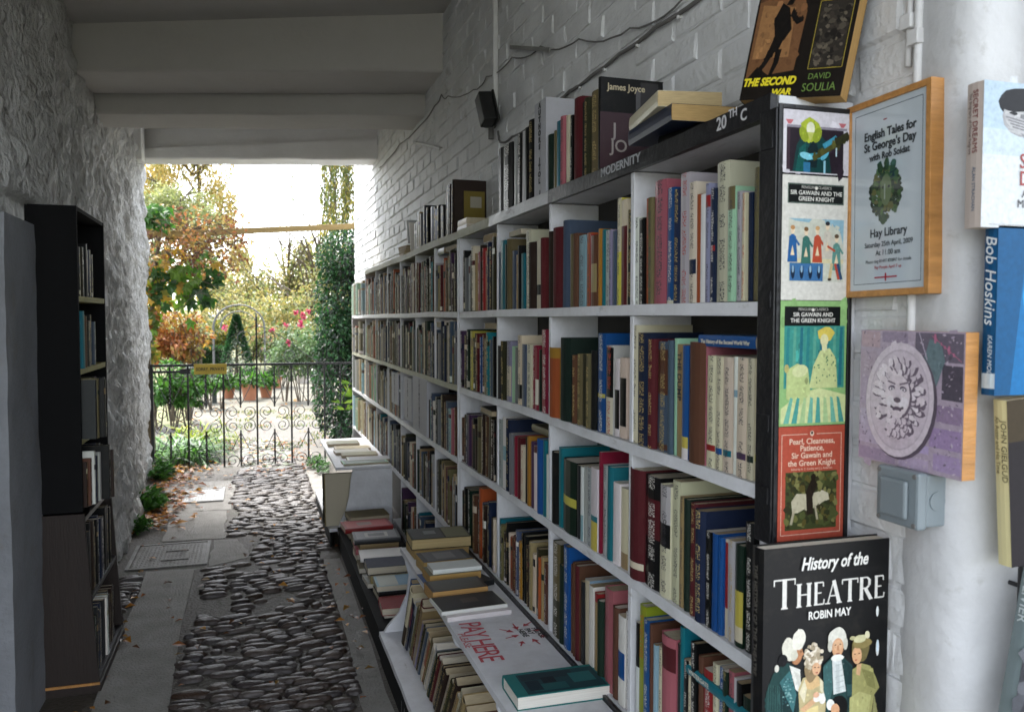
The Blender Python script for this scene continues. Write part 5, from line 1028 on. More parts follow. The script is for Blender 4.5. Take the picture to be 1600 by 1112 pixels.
# theatre books hung on the plastered wall end
def hung(px_tl, px_bl, py0, py1, X, Yf, t, W, col, label, draw, spine_text, tcol, lean=0, bandc=(), ts=.6, tfont={}):
    z1, z0 = onX(px_tl, py0, X).z, onX(px_bl, py1, X).z; h = z1-z0
    m = Matrix.Translation((X, Yf+t/2, z0)) @ Matrix.Rotation(lean, 4, 'Y'); B = add_book(m, t, h, W, 'k', 'p', bands=bandc); B['col'] = col
    b, p = MB(), MB(); shape_book(B, b, p); o = b.build('book', M_GLOSS, M=m); p.build('page_block', M_PAGES, o); tag(o, label, 'book', 'display books by the passage mouth')
    PP = Pic(m @ Vector((0,-t/2-.0002,0)), (m.to_3x3() @ Vector((1,0,0))), (m.to_3x3() @ Vector((0,0,1))), W, h); draw(PP, o); PP.build('cover_picture', M_PAINT, o)
    for s_, v, sz, yy, cc in spine_text: text('spine_title', s_, sz, m @ frame_m((-.0012, yy, h*v), (0,0,-1), (0,-1,0)), cc, o, **tfont)
    return o
def d1(P, o):
    P.tex = 12; P.rect('c9cdd0',0,0,1,1); P.poly('a9bccb',[(0,.62),(1,.62),(1,1),(0,1)]); P.poly('b9c6cf',[(0,.5),(1,.5),(1,.66),(0,.68)])
    P.ell('1c1c20',.56,.84,.36,.13,-.1,18,.05); P.ell('9c9c9e',.55,.765,.30,.135); P.ell('b4b4b5',.48,.78,.2,.1); P.ell('1c1c20',.50,.865,.30,.06,.1); P.ell('222226',.40,.79,.06,.014); P.ell('222226',.68,.785,.06,.014); P.line('1c1c20',[(.3,.825),(.48,.83)],.002); P.line('1c1c20',[(.6,.83),(.78,.82)],.002)
    P.poly('77777a',[(.50,.79),(.57,.79),(.6,.73),(.48,.73)]); P.poly('a6a6a8',[(.26,.78),(.34,.72),(.9,.64),(.95,.70),(.6,.745),(.34,.79)])
    for k in range(4): P.line('77777a',[(.30+k*.03,.765-k*.022),(.92,.70-k*.02)],.0022); P.ell('b0b0b2',.62,.715-k*.022,.30,.0125,-.12)
    P.poly('8c8c90',[(.5,.66),(.95,.62),(1,.52),(.7,.54)])
    for s_, v, z in (('SECRET',.42,.030),('DREAMS',.30,.030)): P.text(o,s_,.50,v,z,'8e3434',align='LEFT' if 0 else 'LEFT',sx=.95,bold=.0003)
    P.text(o,'A Biography of',.54,.215,.017,'3a3a3e',align='LEFT'); P.text(o,'Michael Redgrave',.48,.145,.017,'3a3a3e',align='LEFT'); P.text(o,'ALAN STRACHAN',.66,.075,.010,'5a5a5e',align='LEFT'); P.rect('9a9a9c',.1,.02,.95,.024)
hung(1500,1512,137,357, 1.018, .955, .030, .140, lin('b9aca4'), 'pale paperback Secret Dreams with a hand over a face, uppermost on the wall end', d1, [('SECRET DREAMS',.95,.0125,.002,lin('7a3a38')),('The Biography of Michael Redgrave',.93,.0062,.0085,lin('7a6a66')),('ALAN STRACHAN',.42,.0080,.001,lin('5a6a80'))], None)
def d2(P, o):
    P.rect('0e4f7c',0,0,1,1); P.poly('1668a0',[(.2,0),(.7,0),(.9,1),(.4,1)]); P.ell('2b8fc4',.75,.55,.4,.3,.4); P.ell('0a2c48',.8,.25,.3,.2); P.poly('d8e0e4',[(.80,.30),(.95,.36),(1,.30),(.86,.27)])
hung(1546,1542,354,617, 1.052, .955, .024, .150, lin('0d4a74'), 'blue book Bob Hoskins with white script lettering hung on the wall end', d2, [('Bob Hoskins',.95,.026,.007,lin('e2e6e8')),('KAREN MOLINE',.36,.0105,.000,lin('c6d4dc'))], None, bandc=((.04,.13,lin('c8d4da')),), tfont=dict(shear=.25))
def d3(P, o):
    P.rect('1e1a20',0,0,1,1); P.poly('3a3022',[(.0,.75),(.5,.75),(.5,1),(0,1)]); P.ell('8a7a60',.5,.5,.3,.2)
hung(1562,1581,622,887, 1.092, .952, .024, .150, lin('cfc595'), 'cream book by John Gielgud hung below the blue book on the wall end', d3, [('JOHN GIELGUD',.88,.0135,-.002,lin('5a5238')),('An Actor and His Time',.90,.0092,-.010+.0175,lin('6a6244'))], None, lean=-.075)
def d4(P, o):
    P.rect('33343a',0,0,1,1); P.poly('a01050',[(0,.68),(1,.68),(1,.92),(0,.92)]); P.rect('d0d4d8',0,.655,1,.675)
    for k in range(30): P.ell(random.choice(['4a4c52','26272b','5c5e64']),R(0,1),R(0,.62),R(.05,.15),R(.03,.08),R(0,3),8,.2)
hung(1574,1531,890,1125, 1.083, .940, .026, .150, lin('6f7c7e'), 'grey book lettered OLIVIER tilted at the bottom of the wall end display', d4, [('OLIVIER',.97,.021,.006,lin('c4cccc'))], None, lean=.19)
# rail the display books hang from
b = MB(); b.tube([(1.152,.985,.62),(1.152,.985,-.62)],.006,8)
for z in (.36,.10,-.15,-.42): b.tube([(1.152,.985,z),(1.152,1.012,z)],.004,6)
tag(b.build('display_rail', M_IRON), 'thin dark vertical rail holding the display books on the wall end', 'rail')
# ------------------------------------------------------------------ fittings on the brick wall
def wx(px, py, off=.012): return onX(px, py, XW-off)
b = MB(); a0, a1 = wx(776,-60), wx(776,178); b.box((XW-.030,a0.y-.011,a1.z),(XW-.008,a0.y+.011,1.74)); tag(b.build('conduit', M_WHITEPVC, bevel=.003), 'white painted square conduit dropping from ceiling to the black floodlight', 'conduit')
fl = empty('floodlight', wx(765,172)); I_ = fl.matrix_basis.inverted(); c0 = wx(770,188); c1 = onX(757,170,XW-.13)
b = MB(); b.T = I_; b.box((XW-.05,c0.y-.035,c0.z-.03),(XW-.009,c0.y+.035,c0.z+.055)); b.build('junction_box', M_DARKPL, fl, bevel=.006)
b = MB(); hp = onX(759,171,XW-.075); b.T = I_ @ frame_m(hp, (.12,-.30,-.95), (0,-.95,.3)); b.box((-.068,-.038,-.030),(.068,.038,.030)); b.box((-.074,-.044,-.042),(.074,.044,-.0302)); b.build('lamp_head', M_DARKPL, fl, bevel=.006)
b = MB(); b.T = I_; b.tube([(XW-.03,c0.y,c0.z+.03),(XW-.06,(c0.y+hp.y)/2,(c0.z+hp.z)/2+.02),(hp.x,hp.y,hp.z)],.010,8); b.build('bracket_arm', M_DARKPL, fl)
b = MB(); b.T = I_; b.tube([(XW-.02,c0.y,c0.z-.03),(XW-.02,c0.y,c0.z-.085)],.013,8); b.build('cable_gland', M_CABLE, fl)
tag(fl, 'black floodlight on a bracket at the foot of the white conduit', 'floodlight')
def cable(name, pxs, r, label, m=M_CABLE, sag=.004, clips=0):
    pts = []
    P_ = [wx(*q) for q in pxs]
    for p, q in zip(P_, P_[1:]):
        for k in range(6): t = k/6; pts.append(p.lerp(q, t)+Vector((R(-.002,.001),0,-sag*4*t*(1-t)+R(-sag,sag)*.08)))
    pts.append(P_[-1]); b = MB(); b.tube(pts, r, 6); o = b.build(name, m, smooth=True)
    if clips:
        for k in range(clips):
            p = pts[int((k+.5)*len(pts)/clips)]; c = MB(); c.box((p.x-.004,p.y-.006,p.z-.012),(p.x+.012,p.y+.006,p.z+.010)); c.build('clip', M_WHITEPVC, o, bevel=.002)
    tag(o, label, 'cable')
cable('cable', [(1100,-6),(1025,43),(968,85),(922,120),(890,143),(860,165)], .006, 'grey cable clipped diagonally across the bricks above the shelves', clips=5)
cable('cable', [(1070,-4),(985,45),(905,62),(845,73),(800,90),(760,120),(740,140),(700,150),(690,148)], .0028, 'thin dark wire looping past the upper wall bracket', sag=.02)
cable('cable', [(690,148),(680,165),(655,198),(625,225),(605,250),(592,262)], .004, 'thin wire running down the bricks toward the lintel', sag=.012)
cable('cable', [(778,205),(782,222),(800,214),(835,190)], .005, 'short cable looping from the floodlight behind the lettered card', sag=.01)
def wbr(p0, p1, label):
    p, q = wx(*p0, -.0), wx(*p1, -.0); a = onX(p1[0], p1[1], XW-.02); e = onX(p0[0], p0[1], XW-.03)
    b = MB(); d = (q-p).normalized(); M_ = frame_m((XW-.018, p.y, p.z), (0, d.y, d.z), (0, -d.z, d.y)); b.T = M_
    L_ = (q-p).length; b.box((0,-.008,-.006),(L_,.008,-.002)); b.box((0,-.008,-.0018),(L_,-.004,.014)); o = b.build('wall_bracket', M_STEEL)
    c = MB(); c.T = M_; [c.tube([(t*L_,.003,-.004),(t*L_,.003,.002)],.004,8) for t in (.2,.8)]; c.build('screw', M_CABLE, o); tag(o, label, 'bracket')
wbr((805,75),(868,79), 'grey steel bracket screwed high on the bricks beside a looping wire'); wbr((651,223),(693,233), 'short dark steel bracket on the bricks near the garden end')
for i, (xa, xb, r_, lb_) in enumerate([(1424,1421,.0055,'thin painted pipe ending just above the framed notice'),(1436,1436,.0075,'white painted pipe running down the wall behind the framed notice')]):
    a0 = wx(xa,-40); b = MB(); zz = wx(xb,104).z if i == 0 else -.26
    b.tube([(XW-.012,a0.y,1.70),(XW-.012,a0.y-.004,.9),(XW-.012,a0.y,zz+.1),(XW-.012,a0.y+.003,zz)], r_, 8)
    o = b.build('wall_pipe', M_WHITEPVC, smooth=True); tag(o, lb_, 'pipe')
    c = MB(); c.box((XW-.024,a0.y-.012,.48-.03*i),(XW-.006,a0.y+.012,.505-.03*i)); c.build('clip', M_WHITEPVC, o, bevel=.002)

# ------------------------------------------------------------------ wrought iron gate
YG = 8.80; gt = empty('garden_gate', (0,YG,G)); ZG1, ZG0 = -.462, -1.525
gx = [-.958,-.625,-.292,.032,.372,.706,1.035]
def gpart(nm, fn, m=M_IRON): b = MB(); b.T = gt.matrix_basis.inverted(); fn(b); return b.build(nm, m, gt)
gpart('top_rail', lambda b: b.box((gx[0],YG-.012,ZG1-.014),(gx[-1],YG+.012,ZG1+.010)))
gpart('top_rail', lambda b: b.box((gx[0],YG-.010,ZG1-.075),(gx[1],YG+.010,ZG1-.052)))
gpart('bottom_rail', lambda b: (b.box((-.79,YG-.012,ZG0-.012),(gx[-1],YG+.012,ZG0+.010)), b.box((-.802,YG-.012,ZG0-.012),(-.7902,YG+.012,ZG0+.12)), b.box((gx[0],YG-.012,ZG0+.098),(-.8022,YG+.012,ZG0+.118))))
gpart('stile', lambda b: b.box((gx[0]-.014,YG-.014,ZG0+.10),(gx[0]+.014,YG+.014,ZG1+.012)))
for x in gx[1:]: gpart('bar', lambda b: b.box((x-.009,YG-.009,ZG0),(x+.009,YG+.009,ZG1 if abs(x-gx[3]) > .01 else -.02)))
gpart('spear_tip', lambda b: b.lathe([(.001,.10),(.010,.05),(.013,.02),(.006,0)], (gx[3],YG,-.03), 8))
def twisted(b, x, z0, z1):
    n = 26; w_ = .0085; vs = []
    for i in range(n+1):
        z = z0+(z1-z0)*i/n; a = (0 if i < 4 or i > n-4 else (i-4)*.55)
        vs += [(x+w_*1.3*math.cos(a+k*math.pi/2+.785), YG+w_*1.3*math.sin(a+k*math.pi/2+.785), z) for k in range(4)]
    b.add(vs, [(i*4+k, i*4+(k+1)%4, (i+1)*4+(k+1)%4, (i+1)*4+k) for i in range(n) for k in range(4)])
def spiral(cx_, cz_, r0, a0, turns, sgn, n=26): return [(cx_+r0*(1-.72*i/n)*math.cos(a0+sgn*turns*2*math.pi*i/n), YG, cz_+r0*(1-.72*i/n)*math.sin(a0+sgn*turns*2*math.pi*i/n)) for i in range(n+1)]
for xa, xb in zip(gx, gx[1:]):
    xm = (xa+xb)/2; hw = (xb-xa)/2; zm = -1.012
    gpart('twisted_bar', lambda b: (twisted(b, xm, ZG1-.02, -.90), twisted(b, xm, ZG0, -1.13)))
    def scr(b):
        for s_ in (-1, 1):
            b.tube(spiral(xm+s_*.082, -.948, .070, math.pi*1.5, 1.45, s_), .0042, 5); b.tube(spiral(xm+s_*.082, -1.088, .070, math.pi*.5, 1.45, -s_), .0042, 5)
            b.tube([(xm+s_*(hw-.01),YG,ZG1-.03),(xm+s_*.09,YG,-.70),(xm,YG,-.88)], .0040, 5); b.tube([(xm+s_*(hw-.01),YG,ZG0+.20),(xm+s_*.09,YG,-1.34),(xm,YG,-1.15)], .0040, 5)
            b.tube(spiral(xm+s_*.078, ZG0+.085, .072, math.pi*1.5, 1.4, -s_), .0042, 5); b.tube(spiral(xm+s_*.070, ZG1-.085, .058, math.pi*.5, 1.4, s_), .0042, 5)
    gpart('scroll', scr)
gpart('crest_scroll', lambda b: [(b.tube([(gx[3]+s_*.62,YG,ZG1+.01),(gx[3]+s_*.45,YG,ZG1+.12),(gx[3]+s_*.25,YG,ZG1+.28),(gx[3]+s_*.1,YG,ZG1+.37),(gx[3],YG,ZG1+.39)],.0042,5),
    b.tube(spiral(gx[3]+s_*.11,ZG1+.27,.085,math.pi*1.5,1.5,s_),.0042,5), b.tube(spiral(gx[3]+s_*.09,ZG1+.09,.070,math.pi*.5,1.5,s_),.0042,5), b.tube(spiral(gx[3]+s_*.33,ZG1+.085,.070,math.pi*1.5,1.4,-s_),.0042,5)) for s_ in (-1, 1)])
for z in (ZG1-.09, ZG0+.2): gpart('hinge', lambda b: b.tube([(gx[0]-.012,YG,z),(gx[0]-.012,YG,z+.06)],.018,8))
gpart('latch', lambda b: b.box((-.70,YG-.024,ZG1-.085),(-.60,YG-.013,ZG1-.035)))
tag(gt, 'black wrought iron scrollwork gate closing the garden end of the passage', 'gate')
sp0, sp1 = onY(303,585,YG-.03), onY(354,568,YG-.03); sg = empty('private_sign', ((sp0.x+sp1.x)/2,YG-.026,(sp0.z+sp1.z)/2))
b = MB(); b.T = sg.matrix_basis.inverted(); b.box((sp0.x,YG-.030,sp0.z),(sp1.x,YG-.0245,sp1.z)); b.build('plate', mat('yellow_sign', (.52,.38,.05), .5, .3, 12), sg, bevel=.001)
text('lettering', 'SORRY. PRIVATE', .046, frame_m((sg.location.x, YG-.0315, sg.location.z-.016), (1,0,0), (0,0,1)), (.05,.045,.02), sg, 'CENTER', bold=.0012, sx=.80)
tag(sg, 'yellow SORRY PRIVATE sign hung on the top rail of the iron gate', 'sign')
b = MB(); b.box((-1.03,8.86,G-.1),(-.975,8.94,-.10)); tag(b.build('gate_post', mat('post_wood', (.10,.075,.04), .8, .5, 10, .5, 40, stretch=(5,5,.6)), bevel=.004), 'dark timber hanging post of the iron gate against the rough wall', 'post')
b = MB(); q0, q1 = onY(214,368,9.2), onY(566,353,9.2); u = (q1-q0).normalized()
b.T = frame_m(q0, u, (0,0,1)); b.box((0,-.030,-.02),((q1-q0).length,.030,.02)); ba = b.build('timber_batten', mat('batten_wood', (.34,.24,.09), .7, .5, 9, .4, 40, stretch=(.6,5,5)), bevel=.003)
b = MB(); e = onY(560,360,9.16); b.box((e.x-.018,9.14,e.z-.14),(e.x+.018,9.168,e.z+.14)); b.build('end_cleat', MATS['batten_wood'], ba); tag(ba, 'weathered wooden batten spanning the view above the iron gate', 'batten')

# ------------------------------------------------------------------ plants
def leaf(b, p, d, n, L, Wd, fold=.25):
    d = d.normalized(); s_ = d.cross(n); s_ = s_.normalized() if s_.length > 1e-5 else d.orthogonal().normalized(); n = s_.cross(d)
    a = p+d*L*.45; t = p+d*L-n*L*.12
    b.add([p, a+s_*Wd/2+n*Wd*fold, t, a-s_*Wd/2+n*Wd*fold, a], [(0,4,2,1),(0,3,2,4)] if False else [(0,4,1),(1,4,2),(0,3,4),(3,2,4)])
def rv(): 
    while True:
        v = Vector((R(-1,1),R(-1,1),R(-1,1)))
        if .05 < v.length < 1: return v
def lc(pal, p, freq=2.0, j=.25):
    k = (noise.noise(Vector(p)*freq)+1)/2*len(pal)+R(-.9,.9); c = lin(pal[max(0, min(len(pal)-1, int(k)))]); f = .80*(1+R(-j,j)); return tuple(x*f for x in c)
def crown(b, blobs, n, L, pal, asp=.5, droop=.3, shell=.5, freq=2.0, Lj=.4, clump=0):
    tot = sum(r[0]*r[1]*r[2] for _, r in blobs)
    for c, r in blobs:
        k_ = int(n*r[0]*r[1]*r[2]/tot); cl = [Vector((rv().normalized()*R(shell,1.05))) for _ in range(max(1, int(k_/clump)))] if clump else None
        for i in range(k_):
            if cl: q = random.choice(cl)+rv()*.22
            else: q = rv().normalized()*(R(shell**3,1)**(1/3))
            p = Vector((c[0]+q.x*r[0], c[1]+q.y*r[1], c[2]+q.z*r[2]))
            if p.z < G+.01: continue
            b.cur = lc(pal, p, freq); d = (q*.6+rv()*.9+Vector((0,0,-droop))); l = L*R(1-Lj,1+Lj); leaf(b, p, d, (rv()+q+Vector((0,0,.6))), l, l*asp)
def limbs(b, base, top, r, n, spread, seed=1, sub=3):
    pts = [base.lerp(top, t/5)+Vector((R(-.04,.04),R(-.04,.04),0))*(top-base).length*.5*(t > 0) for t in range(6)]
    b.tube(pts, [r*(1-.13*t) for t in range(6)], 7)
    for i in range(n):
        t = R(.35,1); p = base.lerp(top, t); d = Vector((R(-1,1),R(-1,1),R(.3,1.1))).normalized()*spread*R(.5,1)
        q = [p, p+d*.5+Vector((0,0,R(-.03,.08)*spread)), p+d]; b.tube(q, [r*.4,r*.25,r*.10], 5)
        for k in range(sub):
            d2 = (d.normalized()+rv()*.8).normalized()*spread*R(.25,.6); s_ = p+d*R(.4,1); b.tube([s_, s_+d2*.6+rv()*.03*spread, s_+d2], [r*.14,r*.09,r*.04], 4)
def plant(name, label, cat, blobs, n, L, pal, trunk=None, group=None, lname='foliage', **k):
    base = Vector(trunk[0]) if trunk else Vector((blobs[0][0][0], blobs[0][0][1], G)); o = empty(name, base); I_ = Matrix.Translation(-base)
    b = MB(); crown(b, blobs, n, L, pal, **k); b.v = [tuple(Vector(v)-base) for v in b.v]; b.build(lname, M_LEAF, o)
    b = MB()
    if trunk: limbs(b, base, Vector(trunk[1]), trunk[2], trunk[3], trunk[4])
    else:
        for c, r in blobs[:4]:
            for i in range(5): a = R(0,6.28); b.tube([(c[0]+.1*r[0]*math.cos(a),c[1]+.1*r[1]*math.sin(a),G),(c[0]+.5*r[0]*math.cos(a),c[1]+.5*r[1]*math.sin(a),c[2]+r[2]*R(0,.7))],[.012,.005],5)
    b.v = [tuple(Vector(v)-base) for v in b.v]; b.build('stems' if not trunk else 'trunk', M_BARK, o)
    return tag(o, label, cat, group)
def blob(px, py, Y, rpx, rpy, ry=None):
    c = onY(px, py, Y); s_ = (ROT.transposed() @ c); k = -s_.z/F; return ((c.x,c.y,c.z),(rpx*k, ry or max(rpx*k,rpy*k)*.8, rpy*k))
GOLD = ['94803c','ae9650','c4ac66','a09a58','808a4e']; PALE = ['98a070','aab082','8a9566','b4b482','7f8a5c']; RUST = ['8a4a26','a86838','a8863e','7a5230','86843c','b87a3e']
EVER = ['16301a','1f4422','2c5a2e','122616','3d6b3c']; GREEN = ['2f5a1e','3f7028','558a35','28481c','6a9a45']; MIX = ['8f9c62','a0a872','b0a468','7c8856','bcae74','98985e']
plant('birch_tree', 'tall golden birch with hanging branches behind the vine', 'tree', [blob(300,230,36,60,60),blob(345,330,36,36,70),blob(250,280,37,45,60),blob(325,420,35,50,70),blob(285,130,36,70,80),blob(375,400,36,26,60),blob(240,300,35,40,50)], 22000, .13, GOLD, ((onY(320,480,36).x,36,G),onY(300,220,36),.16,16,3.0), droop=1.1, shell=.2, clump=26)
plant('willow_tree', 'pale green bushy willow partly hidden behind the golden birch', 'tree', [blob(250,340,30,50,40),blob(305,355,30,40,36),blob(225,400,30,40,50),blob(270,320,31,60,30)], 11000, .13, PALE, ((onY(240,480,30).x,30,G),onY(250,350,30),.2,12,2.2), droop=.3, shell=.3, clump=30)
plant('bare_shrub', 'loose half-bare golden shrub against the white sky', 'shrub', [blob(455,450,26,50,60),blob(400,460,27,45,60),blob(480,410,26,30,44),blob(350,460,28,44,50)], 9000, .12, MIX, ((onY(440,560,26).x,26,G),onY(450,420,26),.10,26,2.4), droop=.2, shell=.1, clump=14)
plant('garden_tree', 'thin autumn tree with sparse yellow leaves in the middle distance', 'tree', [blob(520,430,24,50,80),blob(440,500,23,70,50),blob(370,490,25,60,46)], 9000, .11, MIX+['a89a50'], ((onY(470,560,24).x,24,G),onY(500,390,24),.09,22,2.2), droop=.2, shell=.15, clump=18)
for (px, py, Y, rx, ry, nm, lab, pal, n, L) in [(265,520,13,55,44,'rust_shrub','rust orange autumn shrub low behind the gate hinge',RUST,3600,.075),(300,522,19,22,24,'pale_shrub','small rounded silvery green shrub behind the clipped hedge',['8a9a78','a0aa86','6f8060','b4b898'],1800,.07),
    (345,520,21,36,24,'golden_shrub','golden leaved shrub framed by the metal garden arch',['8a7a22','a8902e','5f6a24','6f7a2a'],2200,.085),(470,545,15.5,50,40,'rose_bush','loose rose bush with pink flowers beyond the gate',['4f7040','6a8a58','7d9470','3f5a34','8a8a60'],3800,.07),
    (420,535,19,40,30,'pink_shrub','pinkish leafy shrub between the arch and the rose bush',['8a6a4a','a5805a','6a7a44','7a8a50','b08a70'],2200,.08),(270,600,12,45,32,'leafy_plant','broad leaved green plant behind the gate near the hinge post',GREEN,1500,.09),(330,595,14.5,30,16,'low_plant','low green bedding plant beside the grey table',GREEN+['a59a40'],900,.07),
    (505,560,17,26,36,'green_shrub','grey green shrub at the edge of the paved garden court',['5a7448','6d8658','46603a'],1600,.08)]:
    plant(nm, lab, 'shrub', [blob(px,py,Y,rx,ry),blob(px-rx*.5,py+ry*.4,Y,rx*.6,ry*.7),blob(px+rx*.5,py+ry*.35,Y,rx*.6,ry*.7)], n, L, pal, shell=.35, clump=16)
# far mass of trees
b = MB(); crown(b, [blob(240,520,48,120,60,4),blob(360,520,50,90,44,4),blob(470,520,48,100,44,4),blob(560,500,52,90,70,4),blob(150,480,50,90,120,4)], 16000, .34, ['a0a874','b0b07e','929c68','bcb686','8a945e'], shell=.1, clump=30); tag(b.build('far_trees', M_LEAF), 'hazy olive mass of distant trees closing the garden', 'trees', kind='stuff')
# clipped hedge, conifer
b = MB(); h0, h1 = onY(296,570,20), onY(346,545,20)
for i in range(5200):
    f = random.choice('ftlr'); u, v, w_ = R(0,1), R(0,1), R(0,.9); x = h0.x+(h1.x-h0.x)*(u if f in 'ft' else (0 if f == 'l' else 1)); z = G+(h1.z-G)*(v if f != 't' else 1); y = 20+(0 if f == 'f' else w_)
    p = Vector((x,y,z))+rv()*.035; b.cur = lc(['24461c','325a26','3f6a30','1c3816'], p); leaf(b, p, rv()+Vector((0,-.4,.3)), rv()+Vector((0,-.6,.6)), .07, .035)
b.mi = 0; b.cur = lin('1c3816'); b.box((h0.x+.03,20.03,G),(h1.x-.03,20.9,h1.z-.04)); tag(b.build('clipped_hedge', M_LEAF), 'low square clipped dark green hedge beyond the gate', 'hedge')
co = onY(370,565,18.5); ct = onY(372,500,18.5); b = MB(); o = empty('conifer', (co.x,18.5,G))
for i in range(3600):
    t = R(0,1)**.7; a = R(0,6.28); r_ = (.36*(1-t)+.012)*R(.7,1.05); p = Vector((co.x+r_*math.cos(a)*1.15,18.5+r_*math.sin(a),G+.1+t*(ct.z-G))); b.cur = lc(['1e4028','2b5434','3a6640','16321e'], p, 4); leaf(b, p, Vector((math.cos(a),math.sin(a),.6))+rv()*.5, rv()+Vector((0,0,1)), .075, .03)
b.v = [tuple(Vector(v)-o.location) for v in b.v]; b.build('crown', M_LEAF, o); b = MB(); b.tube([(0,0,0),(0,0,.9)],[.05,.02],8); b.build('trunk', M_BARK, o); tag(o, 'small dark conical conifer standing under the garden arch', 'conifer')
# weeping willow strands at the top
def strands(name, label, spec, pal, Y):
    o = empty(name, (onY(620,300,Y).x, Y+1.5, G)); b = MB(); s = MB(); base = Vector(o.location)
    for (px, y0, y1, n) in spec:
        p0, p1 = onY(px,y0,Y), onY(px,y1,Y); off = R(-.6,.6); pts = [p0.lerp(p1,k/6)+Vector((R(-.03,.03),off,0)) for k in range(7)]; s.tube(pts, .006, 4)
        for i in range(n):
            t = R(0,1); p = p0.lerp(p1,t)+Vector((R(-.06,.06),off+R(-.06,.06),0)); b.cur = lc(pal, p, 3); leaf(b, p, Vector((R(-.6,.6),R(-.6,.6),-1)), rv(), R(.05,.10), R(.014,.024))
    q = onY(600,330,Y+1.5); s.tube([base, (base.x,base.y,G+2.5), (base.x-.3,base.y,5.0)], [.22,.18,.09], 8)
    for k in range(5): s.tube([(base.x-.1,base.y,2.5+.5*k),(base.x-.8,base.y-.6,4+.4*k),(base.x-R(1.2,2.2),Y,4.2+.3*k)], [.06,.035,.012], 5)
    b.v = [tuple(Vector(v)-base) for v in b.v]; s.v = [tuple(Vector(v)-base) for v in s.v]; b.build('foliage', M_LEAF, o); s.build('trunk', M_BARK, o); tag(o, label, 'tree')
WY = ['8a8a34','a89a3c','6f7a30','5a6a2a','b0a44a','4a5a28']
sp = [(458+R(-3,3),150,R(300,325),70),(460,150,R(280,310),60),(472,150,278,40),(484,150,265,24)]
for k in range(46): x = R(500,575); sp.append((x,140,R(325,395)-(20 if x < 512 else 0)+R(-20,25),200))
strands('weeping_willow', 'weeping willow with long yellow green strands hanging over the opening', sp, WY, 13.5)
# evergreen climber on the garden wall
plant('evergreen_climber', 'dense dark glossy evergreen climber covering the wall just outside the gate', 'climber', [blob(530,600,10.4,42,90,.35),blob(535,480,10.6,44,90,.4),blob(545,400,10.6,50,50,.4),blob(570,540,10.6,40,150,.5),blob(518,530,10.3,26,60,.3),blob(548,670,10.2,22,40,.25)], 15000, .060, EVER, droop=.5, shell=.45, asp=.5, Lj=.35, freq=3)
b = MB()
for (px, py) in ((548,620),(540,640),(536,630),(550,600)):
    p = onY(px,py,10.0)
    for k in range(9): b.cur = lin(random.choice(['7a9a2c','94b03c','658a28'])); a = R(-.9,.9); leaf(b, p, Vector((math.sin(a)*1.2,R(-.5,.2),math.cos(a)*.4-.1)), Vector((0,-1,.5)), R(.10,.2), .028)
tag(b.build('fern', M_LEAF), 'bright yellow green fern tuft sprouting low from the dark evergreen climber', 'fern', kind='thing')
# virginia creeper hanging on the batten
vn = empty('virginia_creeper', (-1.05,9.25,G)); base = Vector(vn.location); b = MB(); s = MB()
for i in range(70):
    p = onY(R(205,340),R(330,470),9.25+R(-.2,.2)); pts = [p]; d = Vector((R(.3,1),R(-.2,.2),R(-.5,.5)))*.14
    for k in range(5): d = (d+rv()*.07+Vector((0,0,-.012))); pts.append(pts[-1]+d)
    s.tube(pts, [.006,.005,.004,.003,.0025,.002], 4)
for i in range(22): p = onY(R(215,330),R(355,400),9.2); s.tube([p, p+Vector((.2,0,R(-.05,.12))), p+Vector((R(.3,.5),R(-.1,.1),R(-.1,.2)))], [.008,.006,.003], 5)
s.tube([(-1.0,9.22,G),(-1.02,9.2,-.6),(-.98,9.22,.2),(-.9,9.2,.9)], [.03,.028,.024,.014], 7)
def vleaf(p, L, pal, big=False):
    b.cur = lc(pal, p, 3, .3); d = Vector((R(-.7,.9),R(-.5,.2),R(-1,.1))); n = Vector((R(-.5,.5),-1,R(.1,.9)))
    if not big: leaf(b, p, d, n, L, L*.62); return
    d.normalize(); sd_ = d.cross(n).normalized(); nn_ = sd_.cross(d)
    for a, k in ((0,1),(-.75,.82),(.75,.82),(-1.5,.55),(1.5,.55)): leaf(b, p, d*math.cos(a)+sd_*math.sin(a), nn_+rv()*.25, L*k, L*k*.5, .12)
for i in range(1250):
    px, py = random.gauss(290,56), random.gauss(382,28)
    if px > 388 or py > 440 or py < 318+max(0,(px-300))*.15: continue
    vleaf(onY(px,py,9.25+R(-.25,.25)), R(.03,.065), ['8f5a3c','a06a48','744c38','a08850','b07c50','86684c','74803c'])
for i in range(330):
    px, py = random.gauss(254,36), random.gauss(436,24)
    if px > 345 or py < 385: continue
    vleaf(onY(px,py,9.2+R(-.2,.2)), R(.06,.12), ['3a6420','5a8a2a','6f9434','c8a23c','2f5a1c','9a9a3a'], R(0,1) < .6)
for (px, py, L) in ((312,452,.18),(330,465,.16),(318,438,.15),(335,440,.13),(300,470,.14),(345,430,.12),(328,420,.13),(318,470,.12)): vleaf(onY(px,py,9.05), L, ['24481a','2f5a20','3a6a28'], True)
for i in range(60): vleaf(onY(R(218,262),R(322,352),9.15), R(.08,.13), ['3a6a26','4f8430','5f9438'], R(0,1) < .4)
for i in range(150): vleaf(onY(R(218,245),R(450,560),9.2+R(-.1,.1)), R(.05,.10), ['b08a2c','8a7a2c','5f7a2a','a5642a'], R(0,1) < .5)
for q, nm, m in ((b,'leaves',M_LEAF),(s,'stems',M_BARK)): q.v = [tuple(Vector(v)-base) for v in q.v]; q.build(nm, m, vn)
tag(vn, 'rust and green virginia creeper trailing from the wooden batten above the gate', 'climber')
